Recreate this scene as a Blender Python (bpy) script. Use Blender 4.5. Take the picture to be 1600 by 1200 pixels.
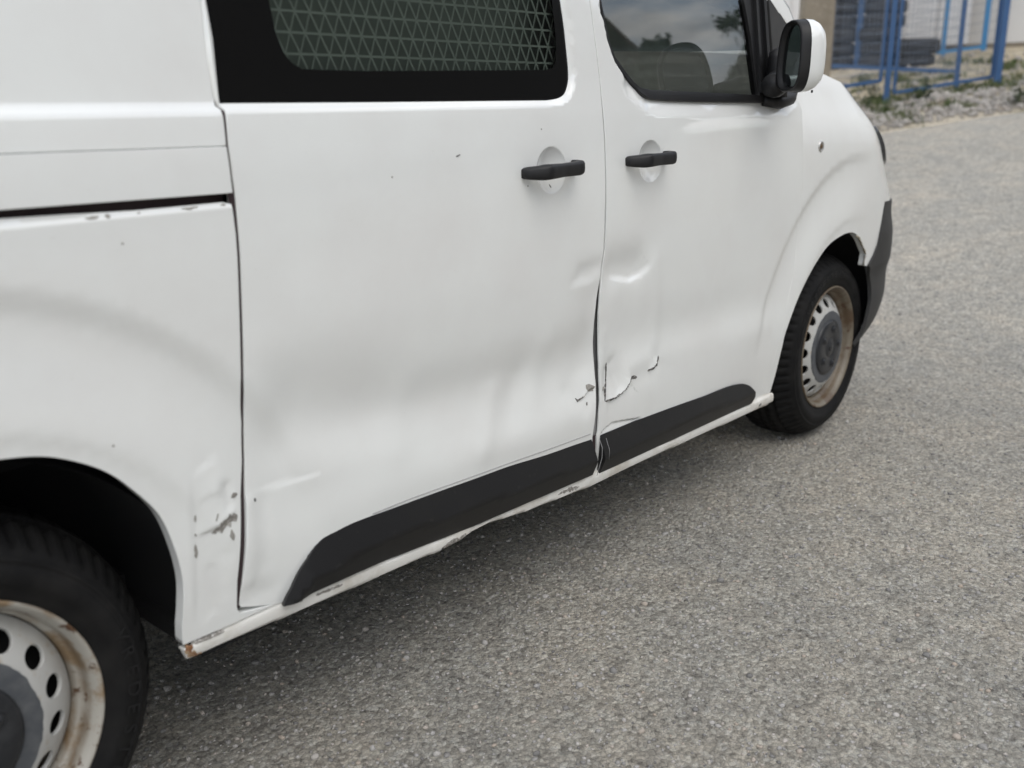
import bpy, bmesh, math, random
import numpy as np
from mathutils import Vector, Matrix
from mathutils.geometry import delaunay_2d_cdt
random.seed(7); rng = np.random.default_rng(11)
R = math.radians
scene = bpy.context.scene
COL = scene.collection
for o in list(bpy.data.objects): bpy.data.objects.remove(o, do_unlink=True)

# ---------------------------------------------------------------- camera, world, sun, exposure
cam_d = bpy.data.cameras.new('camera'); cam = bpy.data.objects.new('camera', cam_d); COL.objects.link(cam); scene.camera = cam
YAW, PITCH, ROLL = 0.712, 0.2826, -0.0107
cam.location = (-0.353, -1.336, 1.184)
fw = Vector((math.cos(YAW)*math.cos(PITCH), math.sin(YAW)*math.cos(PITCH), -math.sin(PITCH)))
rt = Vector((math.sin(YAW), -math.cos(YAW), 0)); up = rt.cross(fw)
rt2 = math.cos(ROLL)*rt+math.sin(ROLL)*up; up2 = -math.sin(ROLL)*rt+math.cos(ROLL)*up
cam.rotation_euler = Matrix((rt2, up2, -fw)).transposed().to_euler()
cam_d.sensor_width = 36; cam_d.lens = 1510.17*36/1600; cam_d.clip_start = .05; cam_d.clip_end = 600
cam_d.dof.use_dof = True; cam_d.dof.focus_distance = 2.25; cam_d.dof.aperture_fstop = 2.9

world = bpy.data.worlds.new('World'); scene.world = world; world.use_nodes = True
SUN_EL, SUN_AZ = R(58), R(-118)          # azimuth of the sun measured from +x, anticlockwise
nt = world.node_tree; nt.nodes.clear()
wo = nt.nodes.new('ShaderNodeOutputWorld'); wb = nt.nodes.new('ShaderNodeBackground'); wb.inputs['Strength'].default_value = .15
sky = nt.nodes.new('ShaderNodeTexSky'); sky.sky_type = 'NISHITA'; sky.sun_disc = False; sky.sun_elevation = SUN_EL
sky.sun_rotation = math.pi/2-SUN_AZ; sky.air_density = 1.0; sky.dust_density = 2.0
tc = nt.nodes.new('ShaderNodeTexCoord'); sep = nt.nodes.new('ShaderNodeSeparateXYZ'); nt.links.new(tc.outputs['Generated'], sep.inputs[0])
# clouds lie on a high flat layer: direction divided by its height
mx = nt.nodes.new('ShaderNodeMath'); mx.operation = 'ADD'; mx.inputs[1].default_value = .22; nt.links.new(sep.outputs['Z'], mx.inputs[0])
dv = nt.nodes.new('ShaderNodeVectorMath'); dv.operation = 'SCALE'; inv = nt.nodes.new('ShaderNodeMath'); inv.operation = 'DIVIDE'; inv.inputs[0].default_value = 1; inv.use_clamp = False
nt.links.new(mx.outputs[0], inv.inputs[1]); nt.links.new(tc.outputs['Generated'], dv.inputs[0]); nt.links.new(inv.outputs[0], dv.inputs['Scale'])
cn = nt.nodes.new('ShaderNodeTexNoise'); cn.inputs['Scale'].default_value = 2.3; cn.inputs['Detail'].default_value = 7; cn.inputs['Roughness'].default_value = .58; nt.links.new(dv.outputs[0], cn.inputs['Vector'])
cr = nt.nodes.new('ShaderNodeValToRGB'); cr.color_ramp.elements[0].position = .36; cr.color_ramp.elements[1].position = .56
nt.links.new(cn.outputs['Fac'], cr.inputs[0])
cn2 = nt.nodes.new('ShaderNodeTexNoise'); cn2.inputs['Scale'].default_value = 4.1; cn2.inputs['Detail'].default_value = 5; nt.links.new(dv.outputs[0], cn2.inputs['Vector'])
cc = nt.nodes.new('ShaderNodeValToRGB'); cc.color_ramp.elements[0].position = .3; cc.color_ramp.elements[0].color = (3.2, 3.4, 3.7, 1); cc.color_ramp.elements[1].position = .7; cc.color_ramp.elements[1].color = (9.4, 9.3, 9.1, 1)
nt.links.new(cn2.outputs['Fac'], cc.inputs[0])
mix = nt.nodes.new('ShaderNodeMix'); mix.data_type = 'RGBA'
nt.links.new(cr.outputs['Color'], mix.inputs[0]); nt.links.new(sky.outputs[0], mix.inputs[6]); nt.links.new(cc.outputs['Color'], mix.inputs[7])
nt.links.new(mix.outputs[2], wb.inputs['Color']); nt.links.new(wb.outputs[0], wo.inputs[0])

sun_d = bpy.data.lights.new('sun', 'SUN'); sun_d.energy = .7; sun_d.angle = R(40); sun_d.color = (1, .96, .9)
sun = bpy.data.objects.new('sun', sun_d); COL.objects.link(sun)
sdir = Vector((math.cos(SUN_EL)*math.cos(SUN_AZ), math.cos(SUN_EL)*math.sin(SUN_AZ), math.sin(SUN_EL)))
sun.rotation_euler = sdir.to_track_quat('Z', 'Y').to_euler(); sun.location = (-3, -8, 12)
vs = scene.view_settings; vs.view_transform = 'Standard'; vs.look = 'None'; vs.gamma = 1; vs.use_curve_mapping = False; vs.exposure = 0.58
scene.cycles.max_bounces = 8; scene.cycles.transparent_max_bounces = 12; scene.cycles.use_denoising = True; scene.cycles.denoising_prefilter = 'ACCURATE'

# ---------------------------------------------------------------- materials
def mat(name, col=(.5, .5, .5), rough=.5, metal=0., coat=0., coat_rough=.05, spec=.5, noise=None, bump=None, noise2=None):
    """principled material; noise=(scale, second colour, low, high) mixes a second colour in, bump=(scale, strength, distance)"""
    m = bpy.data.materials.new(name); m.use_nodes = True; t = m.node_tree; b = t.nodes['Principled BSDF']
    b.inputs['Base Color'].default_value = (*col, 1); b.inputs['Roughness'].default_value = rough; b.inputs['Metallic'].default_value = metal
    b.inputs['Coat Weight'].default_value = coat; b.inputs['Coat Roughness'].default_value = coat_rough; b.inputs['Specular IOR Level'].default_value = spec
    tc = t.nodes.new('ShaderNodeTexCoord'); last = None
    for nz in (noise, noise2):
        if not nz: continue
        n = t.nodes.new('ShaderNodeTexNoise'); n.inputs['Scale'].default_value = nz[0]; n.inputs['Detail'].default_value = 6; n.inputs['Roughness'].default_value = .62
        t.links.new(tc.outputs['Object'], n.inputs['Vector'])
        mr = t.nodes.new('ShaderNodeMapRange'); mr.inputs[1].default_value = nz[2]; mr.inputs[2].default_value = nz[3]; t.links.new(n.outputs['Fac'], mr.inputs[0])
        mi = t.nodes.new('ShaderNodeMix'); mi.data_type = 'RGBA'; mi.inputs[6].default_value = (*col, 1); mi.inputs[7].default_value = (*nz[1], 1)
        if last: t.links.new(last, mi.inputs[6])
        t.links.new(mr.outputs[0], mi.inputs[0]); last = mi.outputs[2]
    if coat >= 1: b.inputs['Coat IOR'].default_value = 1.65
    if last: t.links.new(last, b.inputs['Base Color'])
    if bump:
        n = t.nodes.new('ShaderNodeTexNoise'); n.inputs['Scale'].default_value = bump[0]; n.inputs['Detail'].default_value = 4
        t.links.new(tc.outputs['Object'], n.inputs['Vector'])
        bp = t.nodes.new('ShaderNodeBump'); bp.inputs['Strength'].default_value = bump[1]; bp.inputs['Distance'].default_value = bump[2]
        t.links.new(n.outputs['Fac'], bp.inputs['Height']); t.links.new(bp.outputs[0], b.inputs['Normal'])
    return m
def glass(name, tint, ior, rough=0.0):
    m = bpy.data.materials.new(name); m.use_nodes = True; t = m.node_tree; t.nodes.clear()
    o = t.nodes.new('ShaderNodeOutputMaterial'); a = t.nodes.new('ShaderNodeBsdfTransparent'); a.inputs[0].default_value = (*tint, 1)
    g = t.nodes.new('ShaderNodeBsdfGlossy'); g.inputs['Roughness'].default_value = rough; f = t.nodes.new('ShaderNodeFresnel'); f.inputs[0].default_value = ior
    x = t.nodes.new('ShaderNodeMixShader'); t.links.new(f.outputs[0], x.inputs[0]); t.links.new(a.outputs[0], x.inputs[1]); t.links.new(g.outputs[0], x.inputs[2]); t.links.new(x.outputs[0], o.inputs[0])
    return m
M = {}
M['paint'] = mat('white_paint', (.815, .83, .81), .30, coat=1., coat_rough=.035, noise=(3.0, (.765, .765, .745), .42, .75), noise2=(160, (.70, .69, .66), .66, .8))
M['sill_paint'] = mat('dirty_white_paint', (.76, .75, .71), .45, noise=(9, (.52, .48, .41), .50, .72), noise2=(60, (.30, .27, .23), .68, .78))
M['jamb'] = mat('shaded_jamb_paint', (.27, .27, .27), .5, noise=(30, (.17, .17, .17), .45, .7))  # white body paint darkened to carry the shade inside the door gaps
M['seal'] = mat('maroon_seal', (.030, .016, .018), .6)
M['black_plastic'] = mat('black_plastic', (.010, .010, .011), .48, spec=.35, bump=(900, .25, .0006), noise=(14, (.017, .0165, .0165), .45, .7))
M['moulding'] = mat('grained_moulding', (.0085, .0085, .0092), .45, spec=.4, bump=(1200, .22, .0005), noise=(7, (.0135, .013, .0125), .5, .8), noise2=(55, (.030, .029, .027), .60, .78))
M['bumper'] = mat('bumper_plastic', (.036, .036, .036), .62, spec=.35, bump=(900, .25, .0006), noise=(8, (.052, .051, .049), .4, .7))
M['rubber'] = mat('tyre_rubber', (.0085, .0085, .0088), .68, spec=.16, noise=(14, (.017, .0165, .016), .42, .72), bump=(240, .2, .0008))
M['letter'] = mat('tyre_letter_rubber', (.0135, .0135, .014), .55, spec=.22)
M['liner'] = mat('wheel_arch_liner', (.012, .012, .013), .9)
M['dark'] = mat('dark_interior', (.018, .018, .019), .8)
M['cab'] = mat('cab_trim', (.055, .055, .055), .8)
M['frit'] = mat('black_glass_frit', (.008, .008, .008), .14, spec=.12)
M['grille'] = mat('grille_grey_green', (.45, .48, .45), .7)
M['backing'] = mat('grey_green_panel', (.26, .28, .262), .8)
M['dark_glass'] = glass('darkened_cab_glass', (.10, .115, .11), 1.5)  # tint set darker than clear glass to keep daylight out of the cab
M['glass'] = glass('window_glass', (.36, .40, .385), 2.05)
M['tint'] = glass('tinted_glass', (.66, .71, .67), 1.42)
M['mirror'] = mat('mirror_silver', (.34, .37, .38), .02, metal=1.)
M['rim_disc'] = mat('rim_disc_paint', (.47, .47, .45), .45, noise=(26, (.40, .35, .28), .60, .72))
def rim_material(name, col, stain, amount):
    """rim paint with brown stain settled in the groove behind the lip and patches of rust along the lip"""
    m = mat(name, col, .42, noise=(13, stain, .53-amount*.05, .615), noise2=(31, (.075, .035, .018), .615-amount*.045, .65)); t = m.node_tree; b = t.nodes['Principled BSDF']
    src = b.inputs['Base Color'].links[0].from_socket; tc = t.nodes.new('ShaderNodeTexCoord'); sp = t.nodes.new('ShaderNodeSeparateXYZ'); cb = t.nodes.new('ShaderNodeCombineXYZ'); ln = t.nodes.new('ShaderNodeVectorMath'); ln.operation = 'LENGTH'
    t.links.new(tc.outputs['Object'], sp.inputs[0]); t.links.new(sp.outputs['X'], cb.inputs['X']); t.links.new(sp.outputs['Z'], cb.inputs['Z']); t.links.new(cb.outputs[0], ln.inputs[0])
    r = t.nodes.new('ShaderNodeValToRGB'); e = r.color_ramp.elements
    for _ in range(6): e.new(.5)
    for q, (p, v) in zip(e, ((.0, 1.), (.186/.25, 1.), (.191/.25, .55), (.196/.25, .15), (.2025/.25, .75), (.2065/.25, .1), (.2155/.25, .05), (.2185/.25, .7))): q.position = p; q.color = (v, v, v, 1)
    mr = t.nodes.new('ShaderNodeMath'); mr.operation = 'MULTIPLY'; mr.inputs[1].default_value = 4.; t.links.new(ln.outputs['Value'], mr.inputs[0]); t.links.new(mr.outputs[0], r.inputs[0])
    n = t.nodes.new('ShaderNodeTexNoise'); n.inputs['Scale'].default_value = 17; n.inputs['Detail'].default_value = 5; t.links.new(tc.outputs['Object'], n.inputs['Vector'])
    nm = t.nodes.new('ShaderNodeMapRange'); nm.inputs[1].default_value = .40-amount*.1; nm.inputs[2].default_value = .62; t.links.new(n.outputs['Fac'], nm.inputs[0])
    ml = t.nodes.new('ShaderNodeMath'); ml.operation = 'MULTIPLY'; t.links.new(r.outputs[0], ml.inputs[0]); t.links.new(nm.outputs[0], ml.inputs[1])
    mi = t.nodes.new('ShaderNodeMix'); mi.data_type = 'RGBA'; t.links.new(ml.outputs[0], mi.inputs[0]); t.links.new(src, mi.inputs[6]); mi.inputs[7].default_value = (.115, .075, .040, 1); t.links.new(mi.outputs[2], b.inputs['Base Color'])
    return m
M['rim'] = rim_material('rim_paint', (.38, .365, .325), (.24, .17, .10), .9)
M['rim_rust_shaded'] = rim_material('rim_rust_and_shade', (.17, .148, .112), (.10, .066, .040), 1.)  # base colour darkened for shade inside the barrel as well as rust
M['cap'] = mat('hub_cap_plastic', (.019, .0205, .0235), .38, spec=.4, noise=(22, (.036, .038, .041), .48, .7))
M['cap_ring'] = mat('worn_grey_paint', (.070, .076, .085), .5, noise=(30, (.115, .12, .125), .45, .75))
M['chip'] = mat('bare_chip', (.075, .07, .066), .6, noise=(160, (.32, .31, .29), .5, .62))
M['primer'] = mat('grey_primer', (.33, .315, .29), .6, noise=(120, (.22, .21, .18), .45, .7))
M['scuff'] = mat('scuffed_paint', (.22, .205, .185), .6, noise=(170, (.56, .55, .52), .50, .64))
M['line'] = mat('groove_shade_grey', (.46, .46, .455), .6)  # grey that stands in for the shade of a pressed groove
M['rust'] = mat('rust', (.19, .085, .035), .85, noise=(60, (.42, .33, .22), .45, .62))
M['filler'] = mat('cracked_filler', (.42, .38, .29), .8, noise=(90, (.16, .12, .08), .48, .62))
M['orange'] = mat('indicator_hole', (.11, .07, .035), .4)
M['metal'] = mat('worn_metal', (.55, .54, .52), .35, metal=.8)
M['lamp'] = mat('headlamp_glass', (.045, .047, .05), .15, coat=.6)
M['blue'] = mat('blue_steel_paint', (.032, .092, .22), .5, noise=(6, (.045, .115, .25), .4, .7), noise2=(40, (.10, .06, .04), .72, .8))
M['light_blue'] = mat('bright_blue_paint', (.035, .20, .42), .5)
M['wire'] = mat('grey_blue_wire', (.15, .18, .23), .5)
M['concrete'] = mat('weathered_concrete', (.25, .215, .165), .9, noise=(4, (.18, .15, .11), .4, .7), bump=(60, .4, .01), noise2=(25, (.33, .30, .25), .58, .75))
M['wall'] = mat('pale_render_wall', (.72, .70, .67), .9, noise=(1.2, (.66, .64, .61), .4, .7), bump=(80, .2, .004))
M['wall_panel'] = mat('pale_sheet', (.74, .725, .71), .7, noise=(2, (.68, .66, .64), .4, .7))
M['old_tyre'] = mat('old_tyre_rubber', (.016, .016, .018), .75, noise=(9, (.030, .029, .028), .42, .7))
M['limestone'] = mat('limestone_rubble', (.30, .28, .255), .9, noise=(5, (.38, .355, .325), .4, .7), noise2=(2.3, (.27, .22, .18), .55, .7))
M['pebble'] = mat('loose_pebble', (.30, .29, .275), .9)
t_ = M['pebble'].node_tree; gi = t_.nodes.new('ShaderNodeNewGeometry'); rp_ = t_.nodes.new('ShaderNodeValToRGB'); e_ = rp_.color_ramp.elements
for _ in range(4): e_.new(.5)
for q_, (p_, c_) in zip(e_, ((0, (.15, .147, .142)), (.25, (.25, .243, .232)), (.5, (.34, .33, .315)), (.75, (.39, .375, .352)), (.9, (.36, .305, .25)), (1., (.46, .445, .42)))): q_.position = p_; q_.color = (*c_, 1)
t_.links.new(gi.outputs['Random Per Island'], rp_.inputs[0]); t_.links.new(rp_.outputs[0], t_.nodes['Principled BSDF'].inputs['Base Color'])
M['grass'] = mat('grass_blade', (.075, .105, .035), .8, noise=(4, (.15, .15, .065), .45, .65))
M['weed'] = mat('weed_leaf', (.045, .075, .030), .75, noise=(6, (.085, .11, .05), .45, .65))
M['foliage'] = mat('tree_foliage', (.028, .045, .022), .8, noise=(3, (.05, .075, .03), .45, .65))
M['bark'] = mat('bark', (.09, .07, .05), .9)
M['house'] = mat('dark_render', (.075, .072, .068), .9, noise=(1, (.10, .095, .09), .4, .7))
M['roof'] = mat('roof_tiles', (.10, .055, .04), .9, noise=(3, (.14, .085, .06), .4, .7))

# ---------------------------------------------------------------- linking helpers
def link(name, mesh, m=None, parent=None):
    o = bpy.data.objects.new(name, mesh); COL.objects.link(o)
    if m is not None and not mesh.materials: mesh.materials.append(m)
    if parent is not None: o.parent = parent
    return o
def empty(name, loc=(0, 0, 0)):
    o = bpy.data.objects.new(name, None); COL.objects.link(o); o.location = loc; o.empty_display_size = .1; return o
def tag(o, label=None, cat=None, group=None, kind=None):
    for k, v in (('label', label), ('category', cat), ('group', group), ('kind', kind)):
        if v: o[k] = v
    return o
def mesh_np(name, V, F, smooth_=True, normals=None):
    me = bpy.data.meshes.new(name); me.from_pydata(np.asarray(V, float).tolist(), [], [tuple(int(i) for i in f) for f in F]); me.update()
    me.polygons.foreach_set('use_smooth', [bool(smooth_)]*len(me.polygons))
    if normals is not None: me.normals_split_custom_set_from_vertices(np.asarray(normals, float).tolist())
    return me
def join(parts):
    V = []; F = []; n = 0
    for v, f in parts:
        V.append(np.asarray(v, float)); F += [tuple(i+n for i in q) for q in f]; n += len(v)
    return np.concatenate(V), F
def box(x0, x1, y0, y1, z0, z1):
    v = [(x, y, z) for x in (x0, x1) for y in (y0, y1) for z in (z0, z1)]
    return np.array(v), [(0, 1, 3, 2), (4, 6, 7, 5), (0, 4, 5, 1), (2, 3, 7, 6), (0, 2, 6, 4), (1, 5, 7, 3)]
def bar(a, b, w, h=None, upv=(0, 0, 1)):
    """a box beam from a to b, w wide and h deep"""
    a, b = Vector(a), Vector(b); h = h or w; d = (b-a).normalized(); s = d.cross(Vector(upv))
    if s.length < 1e-4: s = d.cross(Vector((1, 0, 0)))
    s.normalize(); t = s.cross(d)
    v = [tuple(p+s*(i*w/2)+t*(j*h/2)) for p in (a, b) for i, j in ((-1, -1), (1, -1), (1, 1), (-1, 1))]
    return np.array(v), [(0, 3, 2, 1), (4, 5, 6, 7), (0, 1, 5, 4), (1, 2, 6, 5), (2, 3, 7, 6), (3, 0, 4, 7)]
def tube(pts, r, n=8, cap=True):
    pts = [Vector(p) for p in pts]; V = []; F = []
    rr = r if hasattr(r, '__len__') else [r]*len(pts)
    for i, p in enumerate(pts):
        d = (pts[min(i+1, len(pts)-1)]-pts[max(i-1, 0)]).normalized(); s = d.cross(Vector((.3, .2, 1))).normalized(); t = s.cross(d)
        for k in range(n):
            a = 2*math.pi*k/n; V.append(tuple(p+(s*math.cos(a)+t*math.sin(a))*rr[i]))
    for i in range(len(pts)-1):
        for k in range(n): F.append((i*n+k, i*n+(k+1) % n, (i+1)*n+(k+1) % n, (i+1)*n+k))
    if cap: F.append(tuple(range(n))[::-1]); F.append(tuple(range((len(pts)-1)*n, len(pts)*n)))
    return np.array(V), F
def lathe_y(prof, n=96, c=(0, 0, 0), closed=False):
    """revolve (radius, y) about the y axis"""
    V = []; F = []; m = len(prof)
    for k in range(n):
        a = 2*math.pi*k/n
        for r, y in prof: V.append((c[0]+r*math.cos(a), c[1]+y, c[2]+r*math.sin(a)))
    for k in range(n):
        for i in range(m-1+(1 if closed else 0)):
            j = (i+1) % m; F.append((k*m+i, k*m+j, ((k+1) % n)*m+j, ((k+1) % n)*m+i))
    return np.array(V), F
# ---------------------------------------------------------------- measured outlines: (x, z) on the side of the van, (x, y, z) behind it
D = {
'gap_rear': [(0.4955, 1.3324), (0.4917, 1.2503), (0.4922, 1.1856), (0.4974, 1.1792), (0.4933, 1.1280), (0.4930, 1.0768), (0.4941, 1.0512), (0.4930, 0.9967), (0.4923, 0.9646), (0.4872, 0.8653), (0.4812, 0.7623), (0.4823, 0.6960), (0.4770, 0.6317), (0.4674, 0.5765), (0.4638, 0.5477), (0.4560, 0.4906), (0.4462, 0.4307), (0.4413, 0.3840), (0.4423, 0.3774)],
'slide_front': [(1.4394, 1.3953), (1.4468, 1.3175), (1.4536, 1.2314), (1.4524, 1.1572), (1.4529, 1.0612), (1.4544, 0.9911), (1.4540, 0.9270), (1.4528, 0.8618), (1.4472, 0.8034), (1.4407, 0.7443), (1.4396, 0.6988), (1.4437, 0.6516), (1.4516, 0.5875), (1.4510, 0.5324), (1.4419, 0.4793), (1.4361, 0.4323), (1.4341, 0.4115), (1.4450, 0.3100)],
'front_rear': [(1.4441, 1.3956), (1.4515, 1.3177), (1.4584, 1.2315), (1.4596, 1.1571), (1.4602, 1.0609), (1.4618, 0.9906), (1.4628, 0.9261), (1.4618, 0.8578), (1.4577, 0.7990), (1.4532, 0.7575), (1.4518, 0.7120), (1.4582, 0.6488), (1.4652, 0.5688), (1.4689, 0.5251), (1.4631, 0.4628), (1.4621, 0.4203), (1.4583, 0.4048), (1.4661, 0.3051)],
'fender_gap': [(2.4008, 1.2143), (2.4288, 1.1982), (2.4554, 1.1746), (2.4681, 1.1563), (2.4700, 1.1049), (2.4773, 1.0304), (2.4888, 0.9160), (2.4857, 0.8777), (2.5061, 0.7773), (2.4927, 0.6793), (2.4605, 0.5891), (2.4434, 0.5103), (2.4046, 0.4075), (2.3786, 0.3436), (2.3643, 0.2936)],
'front_arch': [(2.4126, 0.2928), (2.4316, 0.3594), (2.4491, 0.4343), (2.4658, 0.4941), (2.5213, 0.5802), (2.5909, 0.6317), (2.6740, 0.6915), (2.7356, 0.7262), (2.7986, 0.7425), (2.8875, 0.7502), (2.9452, 0.7420), (3.0109, 0.7128), (3.0565, 0.6783), (3.0926, 0.6580), (3.0889, 0.6124)],
'fender_bumper': [(3.0889, 0.6124), (3.1092, 0.6051), (3.1531, 0.6391), (3.1782, 0.6758), (3.1724, 0.7299), (3.1736, 0.8051), (3.1875, 0.8333)],
'slide_bottom': [(0.4429, 0.3777), (0.4652, 0.3722), (0.5001, 0.3604), (0.5213, 0.3535), (0.6950, 0.3466), (0.7657, 0.3429), (1.0115, 0.3247), (1.2032, 0.3192), (1.4424, 0.3098)],
'front_bottom': [(1.4661, 0.3051), (1.8571, 0.2976), (2.2721, 0.2905), (2.3652, 0.2912)],
'mould_rear': [(0.5227, 0.3529), (0.5312, 0.3658), (0.5412, 0.3767), (0.5605, 0.4002), (0.5858, 0.4214), (0.6145, 0.4384), (0.6424, 0.4478), (0.6871, 0.4483), (0.8319, 0.4421), (1.0956, 0.4300), (1.4312, 0.4139), (1.4450, 0.3100), (1.2032, 0.3192), (1.0115, 0.3247), (0.7657, 0.3429), (0.6950, 0.3466)],
'mould_front': [(1.4636, 0.4050), (1.6227, 0.4030), (1.8320, 0.3944), (1.9704, 0.3873), (2.0989, 0.3841), (2.1679, 0.3774), (2.2066, 0.3685), (2.2357, 0.3535), (2.2658, 0.3242), (2.2752, 0.3087), (2.2721, 0.2905), (1.8571, 0.2976), (1.4700, 0.3056)],
'mould_crease_rear': [(0.5832, 0.3822), (0.6700, 0.3896), (0.7644, 0.3953), (1.0506, 0.3773), (1.4340, 0.3530)],
'sill_bottom': [(0.3305, 0.3295), (0.3429, 0.3258), (0.4990, 0.3186), (0.6965, 0.3095), (0.7677, 0.3072), (0.9224, 0.3003), (0.9269, 0.3031), (1.0137, 0.3049), (1.0831, 0.3057), (1.2076, 0.2915), (1.4504, 0.2756), (1.5690, 0.2760), (1.8673, 0.2687), (2.3771, 0.2534), (2.4245, 0.2547)],
'sill_top': [(0.3378, 0.3556), (0.4244, 0.3525), (0.4620, 0.3536), (0.5213, 0.3535), (0.6950, 0.3466), (1.0115, 0.3247), (1.4424, 0.3098), (1.8571, 0.2976), (2.2721, 0.2905), (2.3648, 0.2924), (2.4174, 0.2916)],
'slot_top': [(0.1247, 1.0643), (0.1548, 1.0637), (0.4930, 1.0598)],
'slot_low': [(0.1224, 1.0513), (0.1527, 1.0508), (0.2290, 1.0486), (0.3353, 1.0460), (0.4756, 1.0461), (0.4920, 1.0438)],
'seam_mid': [(0.1368, 1.1301), (0.1669, 1.1303), (0.4931, 1.1271)],
'belt': [(0.1490, 1.1892), (0.4924, 1.1865)],
'win_out': [(0.5008, 1.3327), (0.5026, 1.2800), (0.4965, 1.1879), (0.8145, 1.1877), (1.2735, 1.1886), (1.3063, 1.1916), (1.3303, 1.1980), (1.3454, 1.2097), (1.3565, 1.2317), (1.3590, 1.2563), (1.3569, 1.3330), (1.3511, 1.3894)],
'win_in': [(0.6150, 1.3404), (0.6188, 1.2959), (0.6279, 1.2660), (0.6421, 1.2492), (0.6605, 1.2400), (0.7947, 1.2393), (1.2830, 1.2492), (1.3093, 1.2541), (1.3202, 1.2695), (1.3266, 1.3127), (1.3250, 1.3876)],
'fwin_out': [(1.4893, 1.3986), (1.4997, 1.3536), (1.5090, 1.3159), (1.5263, 1.2800), (1.5601, 1.2491), (1.5859, 1.2286), (1.6103, 1.2146), (1.6353, 1.2012), (1.6777, 1.1910), (1.8850, 1.1848), (2.2619, 1.1794), (2.3506, 1.1807), (2.4079, 1.2018), (2.3922, 1.3828), (2.3348, 1.4125), (2.2697, 1.4506)],
'fwin_glass': [(1.4942, 1.3989), (1.5046, 1.3539), (1.5140, 1.3161), (1.5316, 1.2822), (1.5658, 1.2534), (1.6015, 1.2273), (1.6239, 1.2161), (1.6668, 1.2105), (1.8881, 1.2056), (2.2144, 1.1984), (2.1855, 1.3501), (2.1570, 1.4431)],
'quarter': [(2.2332, 1.4482), (2.2786, 1.2945), (2.3512, 1.3015), (2.3879, 1.3809), (2.3348, 1.4125), (2.2658, 1.4504)],
'rear_handle': [(1.1669, 1.0525), (1.1743, 1.0407), (1.2107, 1.0333), (1.3640, 1.0331), (1.3739, 1.0542), (1.3672, 1.0613), (1.3288, 1.0677), (1.3108, 1.0654), (1.2205, 1.0622)],
'cup_rear': [(1.2621, 1.0496), (1.2137, 1.0523), (1.3123, 1.0468), (1.2626, 1.0963), (1.2604, 1.0031)],
'cup_front': [(1.6392, 1.0507), (1.5885, 1.0532), (1.6911, 1.0482), (1.6400, 1.0971), (1.6396, 1.0017)],
'handle_rear_ends': [(1.1707, 1.0485), (1.3714, 1.0489)],
'handle_front_ends': [(1.5436, 1.0540), (1.7464, 1.0531)],
'repeater': [(2.6042, 1.0461), (2.5712, 1.0473), (2.6026, 1.0615)],
'rear_arch': [(0.0586, 0.7426), (0.1059, 0.7451), (0.1593, 0.7349), (0.2042, 0.7141), (0.2445, 0.6865), (0.2775, 0.6513), (0.3174, 0.5946), (0.3373, 0.5296), (0.3454, 0.4710), (0.3428, 0.4241), (0.3378, 0.3556)],
'tear_a': [(1.4871, 0.4891), (1.5018, 0.4888), (1.5262, 0.4887), (1.5512, 0.4918), (1.5713, 0.5002), (1.5835, 0.5105), (1.5899, 0.5197)],
'tear_a_hook': [(1.5870, 0.5195), (1.6016, 0.5245), (1.6213, 0.5194)],
'tear_b': [(1.6715, 0.5252), (1.6956, 0.5276), (1.7110, 0.5345), (1.7181, 0.5552)],
'tear_v': [(1.4936, 0.5834), (1.4906, 0.5553), (1.4891, 0.5317), (1.4851, 0.5135), (1.4844, 0.4898)],
'primer': [(1.4143, 0.5454), (1.4245, 0.5455), (1.4498, 0.5342), (1.4478, 0.5237), (1.4187, 0.5288), (1.4128, 0.5379)],
'nick_a': [(1.3730, 0.5225), (1.3797, 0.5147), (1.3977, 0.5197)],
'primer_b': [(1.4728, 0.5258), (1.4836, 0.5281), (1.4843, 0.5200), (1.4747, 0.5159)],
'fold_low': [(1.4634, 0.4067), (1.4891, 0.4181), (1.5210, 0.4246), (1.5691, 0.4179), (1.6190, 0.4092), (1.6579, 0.4043)],
'scrape_a': [(0.4021, 0.5325), (0.4157, 0.5369), (0.4326, 0.5429), (0.4500, 0.5463)],
'scrape_b': [(0.4442, 0.5794), (0.4553, 0.5820)],
'scrape_c': [(0.4370, 0.5266), (0.4389, 0.5077)],
'scrape_d': [(0.4090, 0.5527), (0.4138, 0.5630)],
'scrape_e': [(0.3711, 0.5235), (0.3713, 0.5011)],
'scrape_f': [(0.3755, 0.5726), (0.3748, 0.5618)],
'scrape_g': [(0.3724, 0.5418), (0.3748, 0.5376)],
'chip_door': [(0.4884, 0.5632), (0.4890, 0.5574)],
'speck_a': [(0.9786, 1.0899), (0.9893, 1.0929)],
'chips_slot': [(0.1540, 1.0499), (0.2280, 1.0479), (0.2622, 1.0465), (0.2766, 1.0477), (0.2900, 1.0474), (0.3052, 1.0452), (0.3381, 1.0453), (0.3516, 1.0455), (0.4006, 1.0476), (0.4129, 1.0475), (0.4338, 1.0480), (0.4769, 1.0469)],
'specks': [(0.3084, 1.0039), (0.2579, 0.7223), (0.2506, 0.8154), (0.2431, 0.7917), (0.8152, 1.0627), (0.9423, 1.1347), (1.2351, 1.1329), (1.2698, 1.0269), (1.1835, 1.0223), (1.2577, 0.7206), (0.9721, 0.7730), (0.4403, 0.7942)],
'sillscr': [(0.9266, 0.3062), (0.9449, 0.3112), (0.9680, 0.3099), (0.9907, 0.3166)],
'sillscr_b': [(1.3122, 0.3004), (1.3493, 0.2998), (1.3936, 0.2937)],
'sillscr_c': [(0.3515, 0.3537), (0.4108, 0.3511)],
'sill_hole': [(2.3177, 0.2727), (2.3438, 0.2705)],
'crease_dents': [(0.2041, 1.3130)],
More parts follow.
